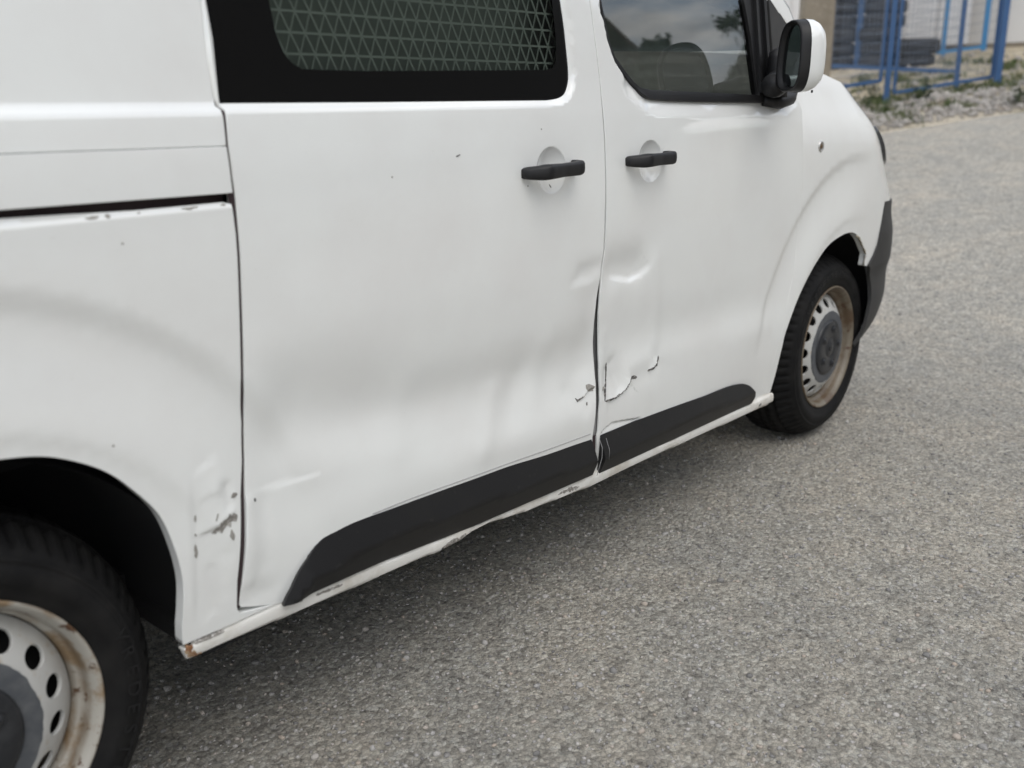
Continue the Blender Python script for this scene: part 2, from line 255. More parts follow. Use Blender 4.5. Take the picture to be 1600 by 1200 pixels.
'd_s_dark': [(0.5913, 0.6858), (0.8123, 0.6330), (1.0627, 0.5981), (1.3707, 0.6015)],
'd_s_up': [(0.5870, 0.5693), (0.8412, 0.5442), (1.1402, 0.5078), (1.4176, 0.4853)],
'd_s_vert': [(0.5079, 0.7991), (0.4966, 0.6477), (0.4814, 0.4839)],
'd_s_g1': [(1.3166, 0.8115), (1.4342, 0.8082)],
'd_s_g1b': [(1.3306, 0.7792), (1.4418, 0.7818)],
'd_s_mid': [(0.6065, 0.9507), (0.7864, 0.9456)],
'd_s_low': [(0.4886, 0.5833), (0.6547, 0.5612), (0.8416, 0.5506)],
'd_s_n': [(1.3324, 0.5063), (1.4320, 0.5054)],
'd_f_poc': [(1.5054, 0.8105), (1.5945, 0.8065)],
'd_f_line': [(1.4761, 0.7934), (1.5295, 0.7828), (1.5738, 0.7734), (1.6202, 0.7795), (1.6546, 0.7986), (1.6691, 0.8206)],
'd_f_ridge': [(1.6770, 0.8037), (1.6949, 0.7038), (1.7013, 0.6025)],
'd_f_flat': [(1.5519, 0.7109), (1.5935, 0.6067)],
'd_f_bul': [(1.5965, 0.5487), (1.6684, 0.5586)],
'd_f_dark': [(1.7596, 0.5193), (2.3082, 0.4776)],
'd_f_light': [(1.7570, 0.5919), (2.3446, 0.5803)],
'd_f_shade': [(1.4994, 0.5694), (1.5316, 0.5221)],
'd_f_under': [(1.5930, 0.4720), (1.5377, 0.4555)],
'd_q_v': [(0.3803, 0.6419), (0.3713, 0.5256), (0.3597, 0.3751)],
'd_q_d1': [(0.3751, 0.6384), (0.4355, 0.6483)],
'd_q_d2': [(0.3770, 0.5368), (0.4522, 0.5521)],
'd_q_d3': [(0.3667, 0.3537), (0.4404, 0.4052)],
'd_q_d4': [(0.3726, 0.4632), (0.4395, 0.4418)],
'd_q_b': [(0.4158, 0.5874), (0.4249, 0.6058)],
'd_d_low': [(0.4717, 0.5727), (0.5356, 0.5706), (0.6264, 0.5661)],
'd_d_low2': [(0.4548, 0.3991), (0.5147, 0.3917)],
}
B = {
'post_a': (12.390, 3.369, 1.123),
'post_b': (13.440, 2.366, 1.281),
'post_mid': (13.609, 2.911, 1.306),
'mid_top': (13.745, 2.958, 2.417),
'leafb_l': (12.613, 3.358, 1.263),
'leafb_lt': (12.938, 3.487, 2.401),
'leafb_r': (13.587, 2.472, 1.449),
'leafa_r': (12.381, 3.454, 1.411),
'leafa_rt': (12.656, 3.570, 2.388),
'leafa_l': (11.196, 3.813, 1.283),
'in_l': (14.456, 4.992, 1.677),
'in_r': (15.323, 3.460, 1.566),
'in_post': (16.174, 5.311, 1.691),
'far_a': (17.444, 4.349, 1.881),
'far_b': (18.063, 3.890, 1.974),
'farr_a': (17.048, 4.326, 1.915),
'farr_b': (17.787, 3.833, 2.014),
'pole': (14.687, 5.042, 1.468),
'tyre': (16.113, 4.386, 1.682),
'stack': (16.108, 5.022, 1.681),
'weed0': (12.224, 2.864, 1.099),
'weed1': (12.658, 3.650, 1.164),
'weed2': (12.094, 1.751, 1.079),
'weed3': (12.962, 2.200, 1.209),
'weed4': (13.693, 4.171, 1.319),
'weed5': (11.674, 2.818, 1.016),
'weed6': (12.999, 2.662, 1.215),
'weed7': (12.053, 3.466, 1.073),
}
# ---------------------------------------------------------------- side surface of the van: y as a function of (x, z)
PROF = np.array([(0.15, -.012), (0.22, -.020), (0.30, -.034), (0.40, -.045), (0.47, -.0475), (0.55, -.0430), (0.62, -.0435), (0.72, -.0505),
                 (0.85, -.057), (0.97, -.059), (1.08, -.056), (1.15, -.050), (1.20, -.043), (1.30, -.031), (1.45, -.012), (1.60, .014), (1.75, .052), (1.86, .115)])
def pchip(x, xs, ys):
    x = np.clip(np.asarray(x, float), xs[0], xs[-1])
    h = np.diff(xs); d = np.diff(ys)/h; m = np.zeros_like(ys); m[0] = d[0]; m[-1] = d[-1]
    for i in range(1, len(xs)-1):
        m[i] = 0 if d[i-1]*d[i] <= 0 else 2*d[i-1]*d[i]/(d[i-1]+d[i])
    i = np.clip(np.searchsorted(xs, x, 'right')-1, 0, len(h)-1); t = (x-xs[i])/h[i]
    return ((2*t**3-3*t**2+1)*ys[i]+(t**3-2*t**2+t)*h[i]*m[i]+(-2*t**3+3*t**2)*ys[i+1]+(t**3-t**2)*h[i]*m[i+1])
def smooth(t):
    t = np.clip(t, 0, 1); return t*t*(3-2*t)
def seg_dist(x, z, poly, closed=False):
    """distance to a polyline, signed by side (positive to the left of its direction), and the position along it"""
    x = np.asarray(x, float); z = np.asarray(z, float)
    best = np.full(x.shape, 1e9); side = np.zeros(x.shape); along = np.zeros(x.shape)
    P = list(poly)+([poly[0]] if closed else []); acc = 0.
    for (ax, az), (bx, bz) in zip(P[:-1], P[1:]):
        dx, dz = bx-ax, bz-az; L = np.hypot(dx, dz)+1e-12
        t = np.clip(((x-ax)*dx+(z-az)*dz)/L**2, 0, 1)
        qx, qz = x-(ax+t*dx), z-(az+t*dz); d = np.hypot(qx, qz)
        s = np.where(dx*(z-az)-dz*(x-ax) >= 0, 1., -1.)
        k = d < best-1e-9
        best = np.where(k, d, best); side = np.where(k, s, side); along = np.where(k, acc+t*L, along)
        acc += L
    return best, side, along, acc
def inside(x, z, poly):
    x = np.asarray(x, float); z = np.asarray(z, float); r = np.zeros(x.shape, bool)
    n = len(poly)
    for i in range(n):
        (ax, az), (bx, bz) = poly[i], poly[(i+1) % n]
        c = ((az > z) != (bz > z)) & (x < (bx-ax)*(z-az)/((bz-az) if abs(bz-az) > 1e-12 else 1e-12)+ax)
        r ^= c
    return r
WB, WR = 2.925, .335
def base(x, z):
    """smooth body side with wheel-arch flares, outward is -y"""
    x = np.asarray(x, float); z = np.asarray(z, float)
    y = pchip(z, PROF[:, 0], PROF[:, 1])
    # the lower scoop fades out towards the wheels
    flat = pchip(z, np.array([.15, .22, .30, .45, .60, .85]), np.array([-.012, -.024, -.036, -.046, -.050, -.057]))
    k = smooth((x-.42)/.22)*smooth((2.45-x)/.35)
    y = np.where(z < .85, flat+(y-flat)*k, y)
    for cx, r0, r1, r2, fade in ((0., .655, .605, .46, 1.), (WB, .682, .640, .47, 1.)):
        r = np.hypot(x-cx, (z-WR)*(1. if cx == 0 else 1.0))
        ang = np.arctan2(z-WR, np.abs(x-cx))
        w = smooth((ang+.05)/.55)
        if cx: w = w*smooth((ang-.02)/.35)
        # valley: surface dips in by 9 mm then swells out to the lip
        dip = .0085*smooth((r0-r)/(r0-r1)); swell = .0150*smooth((r1-.01-r)/(r1-r2))
        lip = -.003*smooth((r2+.004-r)/.03)
        y = y+w*(dip-swell-lip)
    return y
# ---------------------------------------------------------------- sheet-metal panels
def resample(loop, step):
    out = []; n = len(loop)
    for i in range(n):
        a, b = np.array(loop[i]), np.array(loop[(i+1) % n]); k = max(1, int(np.ceil(np.linalg.norm(b-a)/step)))
        for j in range(k): out.append(tuple(a+(b-a)*j/k))
    return out
def area(loop):
    p = np.array(loop); q = np.roll(p, -1, 0); return .5*np.sum(p[:, 0]*q[:, 1]-q[:, 0]*p[:, 1])
def smooth_loop(loop, it=1):
    for _ in range(it):
        out = []
        for i in range(len(loop)):
            a, b = np.array(loop[i]), np.array(loop[(i+1) % len(loop)]); out += [tuple(.75*a+.25*b), tuple(.25*a+.75*b)]
        loop = out
    return loop
def spl(pts, k=5):
    """smooth curve through an open list of points"""
    P = [np.array(p, float) for p in pts]; o = []
    for i in range(len(P)-1):
        a, b, c, d = P[max(i-1, 0)], P[i], P[i+1], P[min(i+2, len(P)-1)]
        for j in range(k):
            t = j/k; o.append(tuple(.5*(2*b+(c-a)*t+(2*a-5*b+4*c-d)*t*t+(3*b-a-3*c+d)*t**3)))
    return o+[tuple(P[-1])]
def plain_map(surf):
    return lambda t, z: (np.asarray(t, float), surf(t, z), np.asarray(z, float))
def panel(name, outline, pmap, m, parent, holes=(), res=.016, flange=.018, refine=(), edge=None, soft=.0, link_it=True):
    """sheet panel: outline and holes in (t, z), pmap(t, z) -> x, y, z; edges turned in by flange"""
    edge = edge or res*.6
    loops = []
    for k, lp in enumerate([outline]+list(holes)):
        lp = [tuple(p) for p in lp]
        if (area(lp) > 0) != (k == 0): lp = lp[::-1]
        loops.append(resample(lp, edge))
    allb = [p for l in loops for p in l]
    o = np.array(loops[0]); lo, hi = o.min(0), o.max(0)
    def grid(step):
        gx, gz = np.meshgrid(np.arange(lo[0]+step/2, hi[0], step), np.arange(lo[1]+step/2, hi[1], step)); gx[1::2] += step*.5
        return gx.ravel(), gz.ravel()
    def ok(gx, gz, marg):
        k = inside(gx, gz, outline)
        for h in holes: k &= ~inside(gx, gz, h)
        for l in loops:
            d = seg_dist(gx[k], gz[k], l, True)[0]; kk = np.nonzero(k)[0]; k[kk[d < marg]] = False
        return k
    gx, gz = grid(res); k = ok(gx, gz, res*.45); gx, gz = gx[k], gz[k]
    pts = []
    taken = []
    for poly, rad, st in sorted(refine, key=lambda r: r[2]):
        fx, fz = grid(st); k = seg_dist(fx, fz, poly)[0] < rad; fx, fz = fx[k], fz[k]
        for p2, r2, _ in taken:
            k = seg_dist(fx, fz, p2)[0] >= r2+st*.5; fx, fz = fx[k], fz[k]
        k = ok(fx, fz, st*.45); pts += list(zip(fx[k], fz[k])); taken.append((poly, rad, st))
    for p2, r2, _ in taken:
        k = seg_dist(gx, gz, p2)[0] >= r2+res*.4; gx, gz = gx[k], gz[k]
    pts += list(zip(gx, gz))
    verts = [Vector(p) for p in allb]+[Vector(p) for p in pts]; edges = []; s = 0
    for l in loops:
        edges += [(s+i, s+(i+1) % len(l)) for i in range(len(l))]; s += len(l)
    vo, eo, fo, ov, oe, of = delaunay_2d_cdt(verts, edges, [], 0, 1e-6)
    V2 = np.array([tuple(v) for v in vo]); F = np.array([f for f in fo if len(f) == 3])
    c = V2[F].mean(1); k = inside(c[:, 0], c[:, 1], outline)
    for h in holes: k &= ~inside(c[:, 0], c[:, 1], h)
    F = F[k]
    p = V2[F]; ar = (p[:, 1, 0]-p[:, 0, 0])*(p[:, 2, 1]-p[:, 0, 1])-(p[:, 2, 0]-p[:, 0, 0])*(p[:, 1, 1]-p[:, 0, 1])
    F[ar < 0] = F[ar < 0][:, ::-1]; F = F[np.abs(ar) > 1e-10]
    def ev(t, z):
        return np.stack(pmap(t, z), -1)
    def nrm(t, z, e=.0016):
        a = ev(t+e, z)-ev(t-e, z); b = ev(t, z+e)-ev(t, z-e); n = np.cross(a, b); return n/(np.linalg.norm(n, axis=1)[:, None]+1e-12)
    P = ev(V2[:, 0], V2[:, 1]); N = nrm(V2[:, 0], V2[:, 1])
    Vs = [P]; Ns = [N]; Fs = [tuple(f) for f in F]; n = len(P)
    if flange:
        for l in loops:
            q = np.array(l); tan = np.roll(q, -1, 0)-np.roll(q, 1, 0); out2 = np.stack([tan[:, 1], -tan[:, 0]], -1); out2 /= np.linalg.norm(out2, axis=1)[:, None]+1e-12
            A = ev(q[:, 0], q[:, 1]); nn = nrm(q[:, 0], q[:, 1])
            B = ev(q[:, 0]+out2[:, 0]*.003, q[:, 1]+out2[:, 1]*.003); o3 = B-A; o3 /= np.linalg.norm(o3, axis=1)[:, None]+1e-12
            r = .0022; a1 = A+o3*r*.35-nn*r*.3; a2 = A+o3*r*.5-nn*r
            C = a2-nn*flange
            m_ = len(q)
            Vs += [A, a1, a2, C]; n0 = nn; Ns += [n0, (nn+o3)/1.414, o3, o3]
            for row in range(3):
                for i in range(m_):
                    j = (i+1) % m_; Fs.append((n+row*m_+i, n+(row+1)*m_+i, n+(row+1)*m_+j, n+row*m_+j))
            n += 4*m_
    me = mesh_np(name, np.concatenate(Vs), Fs, True, np.concatenate(Ns))
    if not link_it: return me
    return link(name, me, m, parent)
def decal(name, outline, pmap, m, parent, lift=.0011):
    """a small flake or chip lying on a panel"""
    out = [tuple(p) for p in outline]
    if area(out) < 0: out = out[::-1]
    pm = lambda t, z: (lambda x, y, zz: (x, y-lift, zz))(*pmap(t, z))
    return panel(name, out, pm, m, parent, res=.004, flange=.0005, edge=.002)
def stroke(pts, w, jitter=.35, seed=1):
    """outline of a ragged brush stroke along pts with half widths w"""
    rr = np.random.default_rng(seed); L = []; Rr = []
    fine = []
    for a, b in zip(pts[:-1], pts[1:]):
        a, b = np.array(a), np.array(b); k = max(2, int(np.linalg.norm(b-a)/.004))
        fine += [a+(b-a)*i/k for i in range(k)]
    fine.append(np.array(pts[-1])); n = len(fine)
    for i, p in enumerate(fine):
        d = fine[min(i+1, n-1)]-fine[max(i-1, 0)]; d /= np.linalg.norm(d)+1e-9; nn = np.array([-d[1], d[0]])
        u = i/(n-1); ww = (w if not hasattr(w, '__len__') else np.interp(u, np.linspace(0, 1, len(w)), w))*(1 if 0 < i < n-1 else .15)
        L.append(p+nn*ww*(1+jitter*rr.uniform(-1, 1))); Rr.append(p-nn*ww*(1+jitter*rr.uniform(-1, 1)))
    return [tuple(p) for p in L]+[tuple(p) for p in Rr[::-1]]
def blob(c, rx, rz, n=9, seed=1, ang=0):
    rr = np.random.default_rng(seed); o = []
    for k in range(n):
        a = 2*math.pi*k/n; r = rr.uniform(.6, 1.15); x, z = rx*r*math.cos(a), rz*r*math.sin(a)
        o.append((c[0]+x*math.cos(ang)-z*math.sin(ang), c[1]+x*math.sin(ang)+z*math.cos(ang)))
    return o
def off(line, d):
    """shift an open line sideways (positive to the left of its direction)"""
    p = np.array(line); t = np.gradient(p, axis=0); t /= np.linalg.norm(t, axis=1)[:, None]+1e-12
    dd = np.asarray(d if hasattr(d, '__len__') else [d]*len(p))[:, None]
    return [tuple(q) for q in p+np.stack([-t[:, 1], t[:, 0]], -1)*dd]

# dents: ridges with a soft width (g) and creases with a different swell on each side (c); outward is positive
def ridge(x, z, line, w, amp, w_end=None):
    d, s, a, L = seg_dist(x, z, line); return -.62*amp*np.exp(-(d/w)**2)
def crease(x, z, line, up_w, up_amp, dn_w, dn_amp, end=.03, step=.003):
    """line runs with its upper side on the left; the panel swells by up_amp above the line and by dn_amp below it"""
    d, s, a, L = seg_dist(x, z, line)
    sd = d*s; t = smooth(np.minimum(a, L-a)/end+.0) if L > 0 else 0
    u = smooth((sd+step)/(2*step))
    return -.6*t*(u*up_amp*np.exp(-np.clip(sd, 0, None)/up_w)+(1-u)*dn_amp*np.exp(-np.clip(-sd, 0, None)/dn_w))
def side_smooth(x, z):
    return base(x, z)
def shelf(x, z, W, h, wf, whole=False):
    d, s, a, L = seg_dist(x, z, W, True); i = inside(x, z, W); w = wf(z)
    return np.where(i, h, h*np.clip(1-d/w, 0, 1))
win_s = [tuple(p) for p in D['win_out']]
WIN_S = win_s[:4]+spl(win_s[4:10], 3)+win_s[10:]+[(1.40, 1.66), (1.385, 1.70), (1.35, 1.715), (.56, 1.715), (.525, 1.70), (.512, 1.66)]
WIN_F = spl([tuple(p) for p in D['fwin_out'][:10]], 3)+[tuple(p) for p in D['fwin_out'][10:]]+[(1.90, 1.755), (1.86, 1.775), (1.60, 1.775), (1.555, 1.76), (1.54, 1.72)]
def ell(c, x, z): return ((x-c[0])/c[2])**2+((z-c[1])/c[3])**2
CUP_S = (1.2630, 1.0497, .049, .047); CUP_F = (1.6398, 1.0494, .051, .048)
PRESS = [(D['mould_rear'][7][0]+.05, D['mould_rear'][7][1]+.0015)]+[(p[0]-.004, p[1]+.0072) for p in D['mould_rear'][8:10]]+[(1.425, .4222)]
def cup(x, z, c):
    e = ell(c, x, z); return .015*np.clip(1-e, 0, 1)**.8
def f_slide(x, z):
    x = np.asarray(x, float); z = np.asarray(z, float)
    y = base(x, z)+shelf(x, z, WIN_S, .009, lambda z: .011)+cup(x, z, CUP_S)
    y += ridge(x, z, D['d_s_dark'], .082, -.0195)+ridge(x, z, D['d_s_up'], .07, .0075)+ridge(x, z, D['d_s_vert'], .05, .004)
    y += ridge(x, z, D['d_s_mid'], .06, -.0022)+ridge(x, z, [(.70, .86), (1.05, .83)], .10, .003)
    y += crease(x, z, [(1.318, .793), (1.37, .800), (1.40, .798), (1.448, .806)], .030, -.0075, .05, .001, end=.05, step=.013)+ridge(x, z, [(1.38, .822), (1.44, .826)], .020, -.005)
    y += ridge(x, z, [(1.43, .75), (1.43, .60)], .05, -.006)
    y += crease(x, z, [(.470, .575), (.54, .569), (.66, .563)], .03, -.0035, .04, .001, end=.08, step=.006)
    y += ridge(x, z, [(.475, .56), (.463, .42)], .012, .003)+ridge(x, z, [(.505, .55), (.50, .44)], .016, -.0025)
    y += crease(x, z, [(1.372, .512), (1.405, .520), (1.425, .533), (1.46, .533)], .03, .007, .02, -.004, end=.03, step=.003)
    y += ridge(x, z, [(1.345, .545), (1.40, .49)], .022, -.004)+ridge(x, z, [(1.09, .60), (1.05, .49)], .028, .0055)+ridge(x, z, [(1.25, .67), (1.22, .56)], .035, .005)+ridge(x, z, [(.83, .66), (.80, .56)], .04, .004)+ridge(x, z, [(1.17, .62), (1.14, .53)], .03, -.004)
    y += ridge(x, z, [(.46, .395), (.50, .388)], .02, -.004)
    y += .0006*np.sin(x*21+z*7)*np.sin(z*17-x*5)*smooth((.95-z)/.3)
    return y
def f_front(x, z):
    x = np.asarray(x, float); z = np.asarray(z, float)
    wf = lambda z: .012+.028*smooth((1.25-z)/.05)
    y = base(x, z)+shelf(x, z, WIN_F, .015, wf)+cup(x, z, CUP_F)
    # pocket behind the handle end, its lower lip and the upright fold in front of it
    y += ridge(x, z, D['d_f_poc'], .045, -.017)
    y += crease(x, z, D['d_f_line'], .024, -.0085, .060, .0055, end=.06, step=.011)
    y += ridge(x, z, D['d_f_ridge'], .030, .005)+ridge(x, z, [(1.54, .72), (1.57, .62)], .05, -.004)
    y += ridge(x, z, D['d_f_light'], .055, -.002)+ridge(x, z, [(1.74, .548), (2.33, .530)], .045, .0085)
    # torn fold
    ta = D['tear_a']+D['tear_a_hook'][1:2]
    y += crease(x, z, ta, .030, .013, .035, -.006, end=.02, step=.002)
    y += crease(x, z, D['tear_b'], .025, .009, .04, -.003, end=.02, step=.002)
    y += ridge(x, z, D['d_f_bul'], .030, .007)+ridge(x, z, [(1.515, .575), (1.545, .515)], .020, -.009)
    y += crease(x, z, D['tear_v'], .012, .004, .02, -.004, end=.02, step=.002)
    y += crease(x, z, D['fold_low'], .03, -.001, .016, -.010, end=.03, step=.002)
    y += ridge(x, z, [(1.475, .66), (1.468, .50)], .014, .003)
    y += .0005*np.sin(x*19+z*9)*np.sin(z*15-x*4)*smooth((.8-z)/.2)
    return y
def f_quarter(x, z):
    x = np.asarray(x, float); z = np.asarray(z, float); y = base(x, z)
    y += crease(x, z, [(.372, .645), (.369, .53), (.359, .372)], .030, -.0026, .022, .0016, end=.06, step=.008)
    y += crease(x, z, [(.372, .634), (.40, .648), (.437, .650)], .022, -.0034, .03, .0012, end=.035, step=.009)
    y += crease(x, z, [(.372, .536), (.415, .540), (.43, .548), (.455, .553)], .024, .0042, .022, -.0048, end=.025, step=.005)
    y += ridge(x, z, [(.408, .59), (.42, .615)], .016, .0018)+ridge(x, z, [(.435, .60), (.437, .57)], .010, -.004)
    y += crease(x, z, [(.366, .372), (.40, .398), (.435, .425)], .03, -.0012, .03, .0008, end=.03, step=.008)
    y += ridge(x, z, [(.40, .50), (.41, .43)], .028, -.0018)+ridge(x, z, [(.43, .47), (.425, .42)], .010, .002)
    y += crease(x, z, [(.374, .470), (.405, .484), (.438, .505)], .02, .0016, .025, -.0014, end=.03, step=.009)+crease(x, z, [(.372, .585), (.40, .598), (.44, .592)], .020, .0018, .026, -.0022, end=.03, step=.008)
    y += np.clip((z-1.0385)/.008, 0, 1)**2*.006           # rolled top edge under the sliding rail
    return y
def f_upper(x, z):
    x = np.asarray(x, float); z = np.asarray(z, float)
    return base(x, z)+.010*np.clip((z-1.1745)/.012, 0, 1)
# ---------------------------------------------------------------- the van
van = empty('van'); tag(van, 'white panel van with dented doors and rusty steel wheels parked on the asphalt', 'van')
BM = plain_map(base)
def half_gap(line, wz):
    return [wz(p[1]) for p in line]
gr = D['gap_rear']; up_ext = [(.507, 1.40), (.512, 1.50), (.520, 1.62), (.535, 1.74), (.545, 1.80)]
gap_line = up_ext[::-1]+gr                      # runs downwards
wz = lambda z: .0040+.0020*float(smooth((.66-z)/.10))*float(smooth((z-.38)/.06))
ww = half_gap(gap_line, wz)
g_fwd = off(gap_line, [w for w in ww])          # left of a downward line is +x: the sliding door side
g_aft = off(gap_line, [-w for w in ww])
# sliding door
sf = D['slide_front']                            # runs downwards
slide_out = [tuple(p) for p in D['slide_bottom']]
slide_out[0] = (g_fwd[-1][0]+.001, .3790)
slide_out = slide_out[:-1]+[(1.4430, .3103)]+sf[:-1][::-1]+[(1.470, 1.50), (1.474, 1.64), (1.478, 1.80)]+g_fwd[:-1]
slide = panel('sliding_door', slide_out, plain_map(f_slide), M['paint'], van, holes=[WIN_S], res=.016, flange=.022, edge=.010,
              refine=[([(1.30, .80), (1.45, .80)], .09, .007), ([(1.42, .75), (1.43, .42)], .06, .007), ([(1.38, .52), (1.45, .53)], .06, .0045),
                      ([(1.263, 1.05), (1.264, 1.05)], .056, .0032), (WIN_S[:16], .022, .0055), ([(.47, .58), (.60, .565)], .03, .007)])
slide['label'] = 'sliding side door with a long shallow dent'
# front door
fr = D['front_rear']; fg = D['fender_gap']
fg_in = off(fg, -.0015)
front_out = [tuple(p) for p in D['front_bottom'][:-1]]+[(fg_in[-1][0], .2925)]+fg_in[:-1][::-1]+[(2.432, 1.235), (2.462, 1.375), (2.412, 1.434), (2.344, 1.478), (1.90, 1.80), (1.485, 1.80), (1.480, 1.62), (1.476, 1.50)]+fr[:-1]
fdoor = panel('front_door', front_out, plain_map(f_front), M['paint'], van, holes=[WIN_F], res=.016, flange=.003, edge=.010,
              refine=[(D['d_f_line'], .05, .006), (D['tear_a'], .045, .0035), (D['tear_b'], .035, .0035), (D['tear_v'], .03, .0035), (D['fold_low'], .03, .004),
                      ([(1.64, 1.049), (1.641, 1.049)], .058, .0032), ([(1.6, 1.17), (2.40, 1.16)], .045, .0065), ([(1.5, 1.33), (1.62, 1.19)], .03, .006), ([(2.40, 1.20), (2.445, 1.25), (2.468, 1.375), (2.40, 1.43), (2.30, 1.49), (2.1, 1.63)], .035, .006)])
fdoor['label'] = 'front door with torn and crumpled lower rear corner'

# rear quarter below the rail, rail slot, rail cover and the sheet above
arch = [tuple(p) for p in D['rear_arch'][1:]]
q_aft = off(gr, [-wz(p[1]) for p in gr])
low = [p for p in q_aft if p[1] < 1.03]
x_end = -.78
quarter_out = [(-.27, .36)]+spl([(-.258, .44), (-.235, .53), (-.175, .640), (-.10, .706), (-.03, .735), (.025, .7455), (.068, .7485), (.1046, .7463)]+arch[1:-1]+[(.3385, .3900)], 5)+[(.3372, .3585), (.4242, .3560), (.4620, .3562), (.5180, .3550), (.47, .3625), (low[-1][0]+.004, .3690)]
quarter_out += low[::-1]+[(.4880, 1.0425), (.4756, 1.0461), (.3353, 1.0460), (.15, 1.0505), (-.2, 1.0505), (x_end, 1.0505), (x_end, .30)]
quarter = panel('rear_quarter_panel', quarter_out, plain_map(f_quarter), M['paint'], van, res=.017, flange=.020, edge=.010,
                refine=[([(.37, .64), (.365, .38)], .03, .005), ([(.38, .54), (.46, .555)], .035, .005), ([(.39, .63), (.45, .58)], .03, .006), ([(-.3, 1.04), (.49, 1.04)], .012, .006)])
quarter['label'] = 'rear quarter panel with crumpled scuffed front edge'
top_aft = [p for p in g_aft if p[1] > 1.13]
upper_out = [(x_end, 1.1318), (.15, 1.1318), (top_aft[-1][0]-.003, 1.1290)]+top_aft[::-1]+[(x_end, 1.80)]
panel('upper_side_panel', upper_out, plain_map(f_upper), M['paint'], van, res=.022, flange=.012, edge=.012, refine=[([(-.3, 1.18), (.5, 1.18)], .016, .006)])
mid_aft = [p for p in q_aft if 1.06 < p[1] < 1.127]
cover_out = [(x_end, 1.0637), (.1548, 1.0637), (.4895, 1.0602)]+mid_aft[::-1]+[(mid_aft[0][0], 1.1262), (.15, 1.1287), (x_end, 1.1287)]
panel('rail_cover', cover_out, plain_map(lambda x, z: base(x, z)-.003), M['paint'], van, res=.022, flange=.028, edge=.012)
v, f = box(x_end, .492, -.028, -.012, 1.03, 1.08); link('slide_rail', mesh_np('slide_rail', v, f, False), M['seal'], van)
# what shows in the gaps: maroon seal behind the rear gap, shade-darkened jamb behind the front gap
seal_line = [(p[0], p[1]) for p in gap_line]
so = off(seal_line, .0085)+off(seal_line, -.0085)[::-1]
panel('seal_and_gap_shade', so, plain_map(lambda x, z: base(x, z)+.0040+.010*np.clip((z-1.1745)/.012, 0, 1)), M['seal'], van, res=.012, flange=0)
pb = [(p[0], p[1]) for p in fr[:-1]]; pb = [(1.478, 1.78)]+pb+[(1.463, .30)]
po = off(pb, .022)+off(pb, -.032)[::-1]
pb_hi = [p for p in pb if p[1] > .86]; panel('seal_and_gap_shade', off(pb_hi, .012)+off(pb_hi, -.012)[::-1], plain_map(lambda x, z: base(x, z)+.0060), M['black_plastic'], van, res=.03, flange=0)  # dark strip added so the upper front gap reads as shade
panel('door_pillar', po, plain_map(lambda x, z: base(x, z)+.0085+.007*smooth((.86-np.asarray(z))/.1)*smooth((np.asarray(z)-.42)/.08)), M['jamb'], van, res=.02, flange=0)
panel('fender_jamb', off(fg, .02)+off(fg, -.02)[::-1], plain_map(lambda x, z: base(x, z)+.016), M['jamb'], van, res=.03, flange=0)

# sill
st = [tuple(p) for p in D['sill_top']]; sb = [tuple(p) for p in D['sill_bottom']]
def f_sill(x, z):
    x = np.asarray(x, float); z = np.asarray(z, float)
    zt = np.interp(x, [p[0] for p in st], [p[1] for p in st]); zb = np.interp(x, [p[0] for p in sb], [p[1] for p in sb])
    u = np.clip((z-zb)/(zt-zb+1e-6), -.2, 1.5)
    y = -.0385-.004*np.sin(np.clip(u, 0, 1)*2.4)+.010*smooth((.14-u)/.2)+.006*smooth((u-.9)/.12)
    y += ridge(x, z, [(1.02, .318), (1.40, .300)], .016, -.007)+ridge(x, z, [(.90, .312), (1.0, .318)], .012, .003)
    y += .0008*np.sin(x*31)*smooth((1.5-x)/.3)*smooth((x-.8)/.2)
    return y
sill_out = [tuple(p) for p in sb[1:]]+[(2.420, .2900)]+[(p[0], p[1]+.006) for p in st[::-1]][1:]
sill_out[-1] = (.3385, .3500)
sill = panel('sill', sill_out, plain_map(f_sill), M['sill_paint'], van, res=.008, flange=.016, edge=.008)
SM = plain_map(f_sill)
for k, (ln, w) in enumerate(((D['sillscr'], [.004, .006, .004, .002]), (D['sillscr_b'], [.001, .004, .002]), (D['sillscr_c'], [.001, .0025, .001]), ([(.60, .337), (.66, .334)], .0016), ([(.55, .342), (.57, .340)], .002))):
    decal('scrape', stroke(ln, w, .8, k), SM, M['scuff'], sill)
decal('drain_hole', blob((2.330, .2715), .011, .0045, 10, 3, .15), SM, M['chip'], sill)
for c, rx, rz, s in (((.345, .347), .007, .009, 1), ((.350, .335), .009, .006, 2), ((.362, .328), .008, .003, 3)):
    decal('rust_spot', blob(c, rx, rz, 10, s), SM, M['rust'], sill, .0012)
# black mouldings on the doors
def f_mould(x, z, sfn, cz):
    z = np.asarray(z, float); x = np.asarray(x, float); c = cz(x)
    b = sfn(x, z)*0+base(x, z)+.003
    return np.where(z > c, b-.001-.025*np.clip((c+.062-z)/.062, 0, 1), b-.026+.020*np.clip((c-z)/.06, 0, 1))
cz_r = lambda x: np.interp(x, [.520, .545]+[p[0] for p in D['mould_crease_rear']], [.330, .352]+[p[1] for p in D['mould_crease_rear']])
cz_f = lambda x: np.interp(x, [1.46, 2.30], [.350, .335])
mr = [tuple(p) for p in D['mould_rear']]
mr_out = spl(mr[0:10], 3)+[(1.4300, .4135), (1.4415, .3115)]+mr[12:]
mo1 = panel('moulding', mr_out, plain_map(lambda x, z: f_mould(x, z, f_slide, cz_r)), M['moulding'], slide, res=.014, flange=.022, edge=.008)
mf = [tuple(p) for p in D['mould_front']]
mf_out = [(1.4690, .4055)]+mf[1:3]+spl(mf[3:11], 3)+mf[11:-1]+[(1.4725, .3060)]
